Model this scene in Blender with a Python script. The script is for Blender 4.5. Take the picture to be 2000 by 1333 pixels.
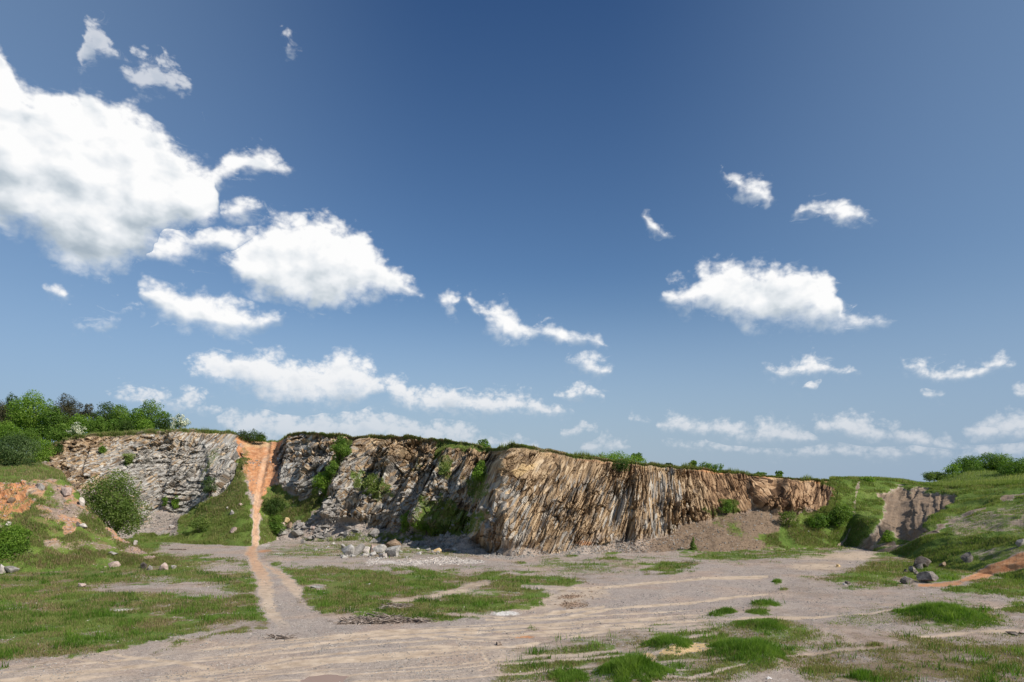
import bpy, math, random
import numpy as np
R = math.radians
for o in list(bpy.data.objects): bpy.data.objects.remove(o)
scene = bpy.context.scene
col = scene.collection

# ------------------------------------------------------------------ camera
F, CX, HY, CH = 1400.0, 1000.0, 950.0, 10.0      # focal (photo px), principal column, horizon row, eye height
cam_d = bpy.data.cameras.new("camera"); cam = bpy.data.objects.new("camera", cam_d); col.objects.link(cam)
cam.location = (0, 0, CH); cam.rotation_euler = (R(90), 0, 0)
cam_d.sensor_width = 36; cam_d.lens = 36 * F / 2000; cam_d.shift_y = (HY - 666.5) / 2000
cam_d.clip_start = .2; cam_d.clip_end = 9000
scene.camera = cam

# ------------------------------------------------------------------ light
SUN_EL, SUN_AZ = R(38), R(123)                    # azimuth clockwise from +Y (view direction)
sd = bpy.data.lights.new("sun", 'SUN'); so = bpy.data.objects.new("sun", sd); col.objects.link(so)
sd.energy = 4.6; sd.angle = R(.5); sd.color = (1, .93, .83)
so.rotation_euler = (R(90) - SUN_EL, 0, -SUN_AZ + math.pi); so.location = (60, -30, 60)
so.rotation_euler = (R(90) - SUN_EL, 0, math.pi - SUN_AZ)
scene.view_settings.view_transform = 'Standard'; scene.view_settings.look = 'None'
scene.view_settings.exposure = 0.32; scene.view_settings.gamma = 1.0
scene.cycles.max_bounces = 6; scene.cycles.transparent_max_bounces = 8
scene.cycles.sample_clamp_indirect = 4

# ------------------------------------------------------------------ node helper
class NT:
    def __init__(s, tree): s.t = tree; s.t.nodes.clear()
    def n(s, typ, props=None, **inp):
        nd = s.t.nodes.new(typ)
        for k, v in (props or {}).items(): setattr(nd, k, v)
        for k, v in inp.items():
            key = int(k[1:]) if k[0] == '_' and k[1:].isdigit() else k.replace('_', ' ')
            s.set(nd.inputs[key], v)
        return nd
    def set(s, sock, v):
        if isinstance(v, bpy.types.NodeSocket): s.t.links.new(v, sock)
        else: sock.default_value = v
    def m(s, op, a, b=0.0, c=0.0, clamp=False):
        nd = s.n('ShaderNodeMath', {'operation': op, 'use_clamp': clamp}, _0=a, _1=b)
        if op in ('MULTIPLY_ADD', 'SMOOTH_MAX', 'SMOOTH_MIN'): s.set(nd.inputs[2], c)
        return nd.outputs[0]
    def sstep(s, v, a, b, lo=0.0, hi=1.0):
        return s.n('ShaderNodeMapRange', {'interpolation_type': 'SMOOTHSTEP'}, Value=v, From_Min=a, From_Max=b, To_Min=lo, To_Max=hi).outputs[0]
    def lin(s, v, a, b, lo=0.0, hi=1.0):
        return s.n('ShaderNodeMapRange', None, Value=v, From_Min=a, From_Max=b, To_Min=lo, To_Max=hi).outputs[0]
    def mix(s, f, a, b, mode='MIX'):
        nd = s.n('ShaderNodeMix', {'data_type': 'RGBA', 'blend_type': mode})
        s.set(nd.inputs[0], f)
        s.set(nd.inputs[6], a if isinstance(a, bpy.types.NodeSocket) else (*a, 1)[:4])
        s.set(nd.inputs[7], b if isinstance(b, bpy.types.NodeSocket) else (*b, 1)[:4])
        return nd.outputs[2]
    def noise(s, vec, scale, detail=4, rough=.55, dist=0.0, lac=2.0):
        return s.n('ShaderNodeTexNoise', None, Vector=vec, Scale=scale, Detail=detail, Roughness=rough, Distortion=dist, Lacunarity=lac).outputs[0]
    def vor(s, vec, scale, feature='F1', out=0, rnd=1.0):
        return s.n('ShaderNodeTexVoronoi', {'feature': feature}, Vector=vec, Scale=scale, Randomness=rnd).outputs[out]
    def vm(s, op, a, b=None, scale=None):
        nd = s.n('ShaderNodeVectorMath', {'operation': op}); s.set(nd.inputs[0], a)
        if b is not None: s.set(nd.inputs[1], b)
        if scale is not None: s.set(nd.inputs[3], scale)
        return nd.outputs[0]
    def ramp(s, f, stops):
        nd = s.n('ShaderNodeValToRGB', None, Fac=f); cr = nd.color_ramp
        while len(cr.elements) < len(stops): cr.elements.new(.5)
        for e, (p, c) in zip(cr.elements, stops): e.position = p; e.color = (*c, 1)
        return nd.outputs[0]

# ------------------------------------------------------------------ sky: Nishita + procedural cumulus by direction
world = bpy.data.worlds.new("World"); scene.world = world; world.use_nodes = True
w = NT(world.node_tree)
SKYS = .1
sky = w.n('ShaderNodeTexSky', {'sky_type': 'NISHITA', 'sun_disc': False, 'sun_elevation': SUN_EL, 'sun_rotation': SUN_AZ,
                               'altitude': 400, 'air_density': 1.0, 'dust_density': .6, 'ozone_density': 2.5}).outputs[0]
gen = w.n('ShaderNodeTexCoord').outputs['Generated']
sx = w.n('ShaderNodeSeparateXYZ', None, Vector=gen).outputs
hyp = w.m('SQRT', w.m('ADD', w.m('MULTIPLY', sx[0], sx[0]), w.m('MULTIPLY', sx[1], sx[1])))
az = w.m('ARCTAN2', sx[0], sx[1]); q = w.m('DIVIDE', sx[2], w.m('MAXIMUM', hyp, .001))
AZR, QR = .72, .8
LAY = [  # each: bright, list of clouds, each a list of (column, top row, bottom row)
 (1.0, [[(-200,150,420),(-60,70,440),(-10,88,455),(10,100,462),(25,150,465),(50,162,470),(120,172,500),(170,170,540),(200,185,545),(230,205,530),(260,215,515),(300,250,490),(330,280,470),(360,303,462),(400,312,445),(425,325,420),(436,318,365),(465,300,362),(490,280,352),(520,290,345),(545,300,338),(566,322,328)],
        [(868,568,590),(880,564,618),(895,570,630),(908,590,606)], [(925,580,592),(950,598,630),(980,590,655),(1010,610,664),(1035,624,662),(1060,625,665),(1100,640,670),(1140,648,672),(1175,668,678)],
        [(1412,338,348),(1440,348,378),(1480,352,388),(1500,378,394)], [(1562,408,420),(1600,404,425),(1640,388,434),(1680,402,444),(1722,434,441)]]),
 (1.0, [[(440,512,528),(470,470,560),(500,438,585),(540,428,597),(600,420,610),(650,432,608),(700,462,600),(740,490,590),(780,525,584),(828,572,579)],
        [(1300,576,588),(1330,550,604),(1362,546,606),(1375,521,606),(1420,514,634),(1460,518,645),(1500,510,648),(1550,520,645),(1600,535,640),(1625,558,628),(1640,602,632),(1680,604,640),(1732,622,632)]]),
 (1., [[(270,488,500),(310,470,505),(350,455,515),(400,450,515),(440,446,505),(470,440,498),(500,448,475)], [(1258,420,432),(1275,424,460),(1308,452,466)], [(430,400,430),(460,396,436),(505,405,420)]]),
 (.55, [[(156,108,132),(172,46,128),(190,38,112),(205,60,112),(224,92,108)], [(240,120,150),(262,115,190),(295,104,205),(335,125,200),(360,140,190),(384,158,180)], [(538,68,78),(555,66,102),(572,80,90)]]),
 (1.0, [[(95,545,572),(115,548,582),(134,572,582)], [(255,562,578),(290,533,606),(320,543,628),(360,565,645),(400,562,645),(440,578,650),(480,602,652),(510,612,648),(540,628,640)], 
        [(1498,702,712),(1530,712,738),(1560,700,742),(1582,684,744),(1610,702,743),(1640,712,742),(1675,728,737)], [(1766,702,722),(1790,698,736),(1815,712,742),(1850,718,748),(1885,712,748),(1905,708,740),(1935,685,730),(1970,712,722)],
        [(1092,702,712),(1150,692,730),(1200,722,731)], [(1812,755,768),(1830,752,776),(1850,762,775)], [(1975,765,780),(2000,762,790),(2100,770,790)], [(1570,745,758),(1600,748,762)]]),
 (.95, [[(365,722,745),(385,705,752),(420,684,765),(480,682,785),(540,690,810),(600,712,815),(650,704,815),(658,682,812),(672,678,810),(690,692,805),(720,715,795),(756,745,768)], [(760,730,790),(778,728,806),(810,758,815),(860,750,822),(920,772,820),(980,765,820),(1050,782,822),(1112,800,812)],
        [(1072,764,776),(1110,752,784),(1150,740,782),(1192,770,779)], [(1228,822,830),(1250,819,836),(1275,830,836)],
        [(1292,826,850),(1330,812,858),(1380,828,862)], [(1388,830,865),(1430,826,872),(1468,838,874),(1485,814,872),(1540,828,872),(1595,848,874)], [(1600,826,850),(1650,812,862),(1700,826,868),(1760,838,878),(1800,848,882),(1895,870,884)], [(1895,838,865),(1940,822,875),(2000,814,870),(2100,810,870)]]),
 (.8, [[(138,612,636),(165,612,652),(195,606,642),(232,612,642)], [(236,598,614),(260,594,618),(288,606,622)], [(1590,600,614)], ]),
 (.8, [[(212,776,786),(255,757,800),(285,754,808),(318,764,812),(350,755,814),(390,778,816),(420,802,812)], [(430,792,860),(460,810,880),(520,795,885),(600,812,885),(700,800,885),(780,812,885),(850,828,885),(900,826,885),(950,850,885),(1045,866,880)],
       [(1098,842,852),(1130,834,857),(1162,850,856)], [(1150,862,888),(1185,857,890),(1225,874,888)], [(1300,866,880),(1500,872,895),(1700,868,900),(1890,870,905),(2000,862,905),(2100,860,905)]]),
]
def to_t(px): return (math.atan((px - CX) / F) + AZR) / (2 * AZR)
def to_q(px, py): return (HY - py) / F * math.cos(math.atan((px - CX) / F)) / QR
ALL = []
for br, cls in LAY:
    for cl in cls: ALL.append((br, sorted(cl)))
PACK = []                                         # pack the clouds into as few outline curves as possible
for br, cl in sorted(ALL, key=lambda c: c[1][0][0]):
    for P in PACK:
        if P[-1][1][-1][0] + 26 < cl[0][0]: P.append((br, cl)); break
    else: PACK.append([(br, cl)])
def layer_group():
    g = bpy.data.node_groups.new("cumulus_outline", 'ShaderNodeTree')
    for nm in ('az', 'q'): g.interface.new_socket(nm, in_out='INPUT', socket_type='NodeSocketFloat')
    for nm in ('depth', 'height', 'bright'): g.interface.new_socket(nm, in_out='OUTPUT', socket_type='NodeSocketFloat')
    e = NT(g); gi = e.n('NodeGroupInput'); go = e.n('NodeGroupOutput')
    t = e.lin(gi.outputs['az'], -AZR, AZR); qq = e.m('DIVIDE', gi.outputs['q'], QR)
    best = None
    for clouds in PACK:
        cv = e.n('ShaderNodeRGBCurve')
        e.set(cv.inputs['Color'], e.n('ShaderNodeCombineColor', None, Red=t, Green=t, Blue=t).outputs[0])
        mp = cv.mapping
        NS = 256; tt = np.linspace(0, 1, NS + 1); topv = np.full(NS + 1, 0.); brv = np.ones(NS + 1); botv = np.full(NS + 1, .9); bd = np.full(NS + 1, -9.)
        for br, cl in clouds:
            ts = np.array([to_t(c[0]) for c in cl]); mid = (to_q(cl[0][0], cl[0][1]) + to_q(cl[0][0], cl[0][2])) / 2
            c0 = np.array([(to_q(x, y0)) for x, y0, y1 in cl]); c1 = np.array([(to_q(x, y1)) for x, y0, y1 in cl])
            if len(cl) == 1: ts = np.array([ts[0], ts[0] + .004]); c0 = np.repeat(c0, 2); c1 = np.repeat(c1, 2)
            tv = np.interp(tt, ts, c0); bv = np.interp(tt, ts, c1)
            out = np.maximum(ts[0] - tt, tt - ts[-1]).clip(0) * 3.2
            tv -= out; bv += out
            dd = (tv - bv) / 2
            k = (dd > bd) | ((out == 0) & (dd > 0)); topv[k] = tv[k]; botv[k] = bv[k]; brv[k] = br; bd[k] = dd[k]
        for ci, arr in ((0, topv), (1, botv), (2, brv)):
            c = mp.curves[ci]; arr = arr.clip(-.5, 1.5)
            c.points[0].location = (0, arr[0]); c.points[1].location = (1, arr[-1])
            for j in range(1, NS):
                if abs(arr[j + 1] - 2 * arr[j] + arr[j - 1]) > 1e-5: c.points.new(float(tt[j]), float(arr[j]))
            for p in c.points: p.handle_type = 'VECTOR'
        mp.clip_min_y = -1; mp.clip_max_y = 2
        mp.use_clip = False; mp.update()
        sc = e.n('ShaderNodeSeparateColor', None, Color=cv.outputs[0]).outputs
        top, bot, br = sc[0], sc[1], sc[2]
        th = e.m('MAXIMUM', e.m('SUBTRACT', top, bot), .01)
        d = e.m('MINIMUM', e.m('SUBTRACT', top, qq), e.m('SUBTRACT', qq, bot))
        h = e.m('DIVIDE', e.m('SUBTRACT', qq, bot), th, clamp=True)
        d = e.m('MINIMUM', d, .06)
        if best is None: best, hh, bb = d, h, e.m('ADD', br, 0)
        else:
            gt = e.m('GREATER_THAN', d, best)
            hh = e.m('ADD', e.m('MULTIPLY', h, gt), e.m('MULTIPLY', hh, e.m('SUBTRACT', 1, gt)))
            bb = e.m('ADD', e.m('MULTIPLY', br, gt), e.m('MULTIPLY', bb, e.m('SUBTRACT', 1, gt)))
            best = e.m('MAXIMUM', best, d)
    e.set(go.inputs[0], best); e.set(go.inputs[1], hh); e.set(go.inputs[2], bb)
    return g
def puff_group():
    g = bpy.data.node_groups.new("cumulus_puffs", 'ShaderNodeTree')
    g.interface.new_socket('vec', in_out='INPUT', socket_type='NodeSocketVector')
    g.interface.new_socket('puff', in_out='OUTPUT', socket_type='NodeSocketFloat'); g.interface.new_socket('body', in_out='OUTPUT', socket_type='NodeSocketFloat')
    e = NT(g); gi = e.n('NodeGroupInput'); go = e.n('NodeGroupOutput'); v = gi.outputs[0]
    wv = e.n('ShaderNodeTexNoise', {'noise_dimensions': '2D'}, Vector=v, Scale=26.0, Detail=3.0).outputs['Color']
    v2 = e.vm('ADD', v, e.vm('SCALE', e.vm('SUBTRACT', wv, (.5, .5, .5)), scale=.022))
    def b(scale): return e.m('SUBTRACT', 1, e.n('ShaderNodeTexVoronoi', {'feature': 'F1', 'voronoi_dimensions': '2D'}, Vector=v2, Scale=scale).outputs[0])
    f = e.n('ShaderNodeTexNoise', {'noise_dimensions': '2D'}, Vector=v, Scale=34., Detail=6., Roughness=.62).outputs[0]
    s = e.m('ADD', e.m('MULTIPLY', b(24.), .40), e.m('MULTIPLY', b(58.), .22))
    s = e.m('ADD', s, e.m('MULTIPLY', b(140.), .11)); s = e.m('ADD', s, e.m('MULTIPLY', f, .75))
    e.set(go.inputs[0], e.m('SUBTRACT', s, .88))
    n1 = e.n('ShaderNodeTexNoise', {'noise_dimensions': '2D'}, Vector=v2, Scale=19., Detail=3.5, Roughness=.5).outputs[0]
    e.set(go.inputs[1], e.m('ADD', n1, e.m('MULTIPLY', b(24.), .16)))
    return g
LG, PG = layer_group(), puff_group()
pv = w.n('ShaderNodeCombineXYZ', None, X=az, Y=w.m('MULTIPLY', q, 1.25), Z=3.7).outputs[0]
wn = w.n('ShaderNodeTexNoise', {'noise_dimensions': '2D'}, Vector=pv, Scale=11., Detail=3., Roughness=.55).outputs['Color']
wn = w.n('ShaderNodeSeparateColor', None, Color=wn).outputs
qs = w.sstep(q, .02, .25, .016, .048)
azw = w.m('ADD', az, w.m('MULTIPLY', w.m('SUBTRACT', wn[0], .5), .055)); qw = w.m('ADD', q, w.m('MULTIPLY', w.m('SUBTRACT', wn[1], .5), qs))
lg = w.n('ShaderNodeGroup', {'node_tree': LG}, az=azw, q=qw).outputs
pg1 = w.n('ShaderNodeGroup', {'node_tree': PG}, vec=pv).outputs
pgl = w.n('ShaderNodeGroup', {'node_tree': PG}, vec=w.vm('SCALE', pv, scale=1.9)).outputs[0]
kl = w.sstep(q, .13, .24); pf = w.m('ADD', w.m('MULTIPLY', pg1[0], kl), w.m('MULTIPLY', pgl, w.m('SUBTRACT', 1, kl)))
pf2 = w.n('ShaderNodeGroup', {'node_tree': PG}, vec=w.vm('ADD', pv, (.013, .019, 0))).outputs[1]
small = w.sstep(q, .02, .26, .62, 1.0)          # far clouds near the horizon are finer grained
dens = w.m('ADD', w.m('ADD', lg[0], .0065), w.m('MULTIPLY', w.m('MULTIPLY', pf, w.lin(lg[2], .55, 1., .125, .056)), small))
topness = w.sstep(lg[1], .15, .7)                   # crisp tops, ragged soft undersides
alpha = w.m('MULTIPLY', w.sstep(dens, -.006, w.lin(topness, 0, 1, .042, .023)), w.m('MULTIPLY', lg[2], 1.02), clamp=True)
wf = w.n('ShaderNodeTexNoise', {'noise_dimensions': '2D'}, Vector=w.vm('MULTIPLY', pv, (1, 1.5, 1)), Scale=38., Detail=6., Roughness=.68, Distortion=.6).outputs[0]
wisp = w.m('MULTIPLY', w.sstep(w.m('ADD', lg[0], w.m('MULTIPLY', w.m('SUBTRACT', wf, .5), .16)), .004, .05), .42)
alpha = w.m('MAXIMUM', alpha, w.m('MULTIPLY', wisp, lg[2]))
alpha = w.m('MULTIPLY', alpha, w.m('ADD', w.m('MULTIPLY', w.sstep(w.m('ADD', lg[1], w.m('MULTIPLY', pf, .6)), -.1, .6), w.sstep(q, .12, .20, 1., 0.)), w.sstep(q, .12, .20, 0., 1.)))
alpha = w.m('MULTIPLY', alpha, w.sstep(q, .01, .15, .68, 1.0))
solid = w.sstep(dens, .004, .05)
relief = w.m('MULTIPLY', w.m('SUBTRACT', pg1[1], pf2), 1.35)
low = w.noise(w.n('ShaderNodeCombineXYZ', None, X=az, Y=w.m('MULTIPLY', q, 2.1), Z=9.1).outputs[0], 7.5, 3, .45)
lit = w.m('ADD', w.m('ADD', w.sstep(lg[1], -.05, .62, .12, .96), relief), w.m('MULTIPLY', w.m('SUBTRACT', low, .5), .38))
lit = w.m('ADD', lit, w.m('MULTIPLY', w.m('SUBTRACT', 1, solid), .35), clamp=True)
ccol = w.ramp(lit, [(0, (.31, .37, .43)), (.35, (.46, .51, .555)), (.7, (.66, .685, .71)), (1, (.79, .79, .79))])
ccol = w.mix(w.sstep(q, .015, .22, .62, 0), ccol, (.42, .455, .515))
# clear air: Nishita toned to the polarised deep blue of the day
skyc = w.n('ShaderNodeVectorMath', {'operation': 'SCALE'}, _0=sky); w.set(skyc.inputs[3], SKYS)
tone = w.ramp(w.m('DIVIDE', q, .8, clamp=True), [(0, (.9, .95, 1)), (.3, (.58, .70, .79)), (.85, (.34, .50, .67))])
air = w.mix(1.0, skyc.outputs[0], tone, 'MULTIPLY')
air = w.mix(w.sstep(q, -.02, .31, .92, 0), air, (.27, .345, .44))
air = w.mix(w.m('MULTIPLY', w.sstep(w.m('ABSOLUTE', w.m('SUBTRACT', az, .02)), .08, .72), .42), air, (.20, .30, .44))
veil = w.m('MULTIPLY', w.noise(pv, 3.2, 5, .5), 0.0)
skyout = w.mix(alpha, air, ccol)
bg = w.n('ShaderNodeBackground', None, Color=skyout, Strength=1.0)
w.t.links.new(bg.outputs[0], w.n('ShaderNodeOutputWorld').inputs[0])
world.cycles.sampling_method = 'MANUAL'; world.cycles.sample_map_resolution = 512
#@@GEOM
# ------------------------------------------------------------------ numpy noise
rng = np.random.default_rng(7)
def _h(ix, iy, seed):
    n = (ix.astype(np.int64) * 374761393 + iy.astype(np.int64) * 668265263 + seed * 144665531) & 0xffffffff
    n = ((n ^ (n >> 13)) * 1274126177) & 0xffffffff
    return ((n ^ (n >> 16)) & 0xffff) / 65535.0
def vn(x, y, seed=0):
    ix = np.floor(x); iy = np.floor(y); fx = x - ix; fy = y - iy
    fx = fx * fx * fx * (fx * (fx * 6 - 15) + 10); fy = fy * fy * fy * (fy * (fy * 6 - 15) + 10)
    a = _h(ix, iy, seed); b = _h(ix + 1, iy, seed); c = _h(ix, iy + 1, seed); d = _h(ix + 1, iy + 1, seed)
    return (a + (b - a) * fx) * (1 - fy) + (c + (d - c) * fx) * fy
def fbm(x, y, seed=0, o=4, g=.5):
    s = 0; a = 1; t = 0
    for i in range(o): s = s + a * vn(x * 2**i + 17.3 * i, y * 2**i - 9.1 * i, seed + i); t += a; a *= g
    return s / t
def cells(x, y, seed=0, jit=.85):
    """nearest random cell: returns id hash, distance, edge distance"""
    ix = np.floor(x); iy = np.floor(y); b1 = np.full(x.shape, 9.); b2 = np.full(x.shape, 9.); idh = np.zeros(x.shape); gx = np.zeros(x.shape); gy = np.zeros(x.shape)
    for dx in (-1, 0, 1):
        for dy in (-1, 0, 1):
            cx = ix + dx; cy = iy + dy
            px = cx + .5 + jit * (_h(cx, cy, seed) - .5); py = cy + .5 + jit * (_h(cx, cy, seed + 5) - .5)
            d = np.hypot(x - px, y - py); k = d < b1
            b2 = np.where(k, b1, np.minimum(b2, d)); b1 = np.where(k, d, b1)
            idh = np.where(k, _h(cx, cy, seed + 9), idh); gx = np.where(k, x - px, gx); gy = np.where(k, y - py, gy)
    return idh, b2 - b1, gx, gy
def ss(v, a, b): t = np.clip((v - a) / (b - a), 0, 1); return t * t * (3 - 2 * t)
def poly(px, py, pts, soft=6, jit=None):
    """soft mask of a polygon (photo columns/rows of the surveyed plan), 1 inside"""
    pts = np.array(pts, float); out = np.zeros(px.shape)
    x0, y0 = pts.min(0) - soft * 2 - 8; x1, y1 = pts.max(0) + soft * 2 + 8
    k = (px > x0) & (px < x1) & (py > y0) & (py < y1)
    if not k.any(): return out
    x = px[k]; y = py[k]; d = np.full(x.shape, 1e9); ins = np.zeros(x.shape, bool)
    for (ax, ay), (bx, by) in zip(pts, np.roll(pts, -1, 0)):
        ex, ey = bx - ax, by - ay; t = np.clip(((x - ax) * ex + (y - ay) * ey) / (ex * ex + ey * ey + 1e-9), 0, 1)
        d = np.minimum(d, np.hypot(x - ax - t * ex, y - ay - t * ey))
        c = ((ay > y) != (by > y)) & (x < (bx - ax) * (y - ay) / (by - ay + 1e-12) + ax); ins ^= c
    sdv = np.where(ins, d, -d)
    if jit is not None: sdv = sdv + jit[k]
    out[k] = ss(sdv, -soft, soft); return out
def line(px, py, pts, wd, soft=3, jit=None):
    pts = np.array(pts, float); d = np.full(px.shape, 1e9)
    wds = wd if isinstance(wd, (list, tuple)) else [wd] * len(pts)
    for i in range(len(pts) - 1):
        (ax, ay), (bx, by) = pts[i], pts[i + 1]; ex, ey = bx - ax, by - ay
        t = np.clip(((px - ax) * ex + (py - ay) * ey) / (ex * ex + ey * ey), 0, 1)
        d = np.minimum(d, np.hypot(px - ax - t * ex, py - ay - t * ey) - (wds[i] + (wds[i + 1] - wds[i]) * t) / 2)
    if jit is not None: d = d + jit
    return 1 - ss(d, -soft, soft)
def ell(px, py, cx, cy, rx, ry, soft=.35, jit=None):
    r = np.hypot((px - cx) / rx, (py - cy) / ry)
    if jit is not None: r = r + jit
    return 1 - ss(r, 1 - soft, 1 + soft)
def at(px, py, Y): return np.array([(px - CX) / F * Y, Y, CH + (HY - py) / F * Y])
def ground_at(px, py): return at(px, py, F * CH / (py - HY))

# ------------------------------------------------------------------ mesh helpers
def tagp(o, label=None, cat=None, group=None, kind=None):
    for k, v in (('label', label), ('category', cat), ('group', group), ('kind', kind)):
        if v: o[k] = v
    return o
def new_mesh(name, V, Fc, mat=None, smooth=False, parent=None, attrs=None, loc=None):
    """V (n,3), Fc (m,3|4) numpy"""
    me = bpy.data.meshes.new(name); V = np.asarray(V, np.float32); Fc = np.asarray(Fc, np.int32)
    n, k = Fc.shape
    me.vertices.add(len(V)); me.vertices.foreach_set('co', V.ravel())
    me.loops.add(n * k); me.loops.foreach_set('vertex_index', Fc.ravel())
    me.polygons.add(n); me.polygons.foreach_set('loop_start', np.arange(0, n * k, k, dtype=np.int32))
    me.polygons.foreach_set('use_smooth', np.full(n, smooth))
    me.update(calc_edges=True)
    for nm, arr in (attrs or {}).items():
        arr = np.asarray(arr, np.float32)
        if arr.ndim == 1: a = me.attributes.new(nm, 'FLOAT', 'POINT'); a.data.foreach_set('value', arr)
        elif arr.shape[1] == 3: a = me.attributes.new(nm, 'FLOAT_VECTOR', 'POINT'); a.data.foreach_set('vector', arr.ravel())
        else: a = me.attributes.new(nm, 'FLOAT_COLOR', 'POINT'); a.data.foreach_set('color', arr.ravel())
    o = bpy.data.objects.new(name, me); col.objects.link(o)
    if mat is not None: me.materials.append(mat)
    if parent is not None: o.parent = parent
    if loc is not None: o.location = loc
    return o
def grid_faces(nr, nc, flip=False):
    i = np.arange(nr * nc).reshape(nr, nc)
    f = np.stack([i[:-1, :-1], i[:-1, 1:], i[1:, 1:], i[1:, :-1]], -1).reshape(-1, 4)
    return f[:, ::-1] if flip else f
def empty(name, loc):
    o = bpy.data.objects.new(name, None); col.objects.link(o); o.location = loc; o.empty_display_size = .3; return o
def grid_normals(P):
    du = np.gradient(P, axis=1); dv = np.gradient(P, axis=0); n = np.cross(du, dv)
    n /= np.linalg.norm(n, axis=-1, keepdims=True) + 1e-9; return n

# ------------------------------------------------------------------ materials
def new_mat(name):
    m = bpy.data.materials.new(name); m.use_nodes = True; return m, NT(m.node_tree)
def finish(m, e, colr, rough=.95, bump=None, bstr=.5, bdist=.1, spec=.15, normal=None):
    b = e.n('ShaderNodeBsdfPrincipled', None, Base_Color=colr, Roughness=rough); b.inputs['Specular IOR Level'].default_value = spec
    if bump is not None: e.t.links.new(e.n('ShaderNodeBump', None, Height=bump, Strength=bstr, Distance=bdist).outputs[0], b.inputs['Normal'])
    e.t.links.new(b.outputs[0], e.n('ShaderNodeOutputMaterial').inputs[0]); return m
def attr(e, nm): return e.n('ShaderNodeAttribute', {'attribute_name': nm}).outputs
GR1, GR2, GR3, GR4 = (.055, .115, .018), (.085, .150, .025), (.030, .062, .012), (.20, .17, .075)

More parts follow.
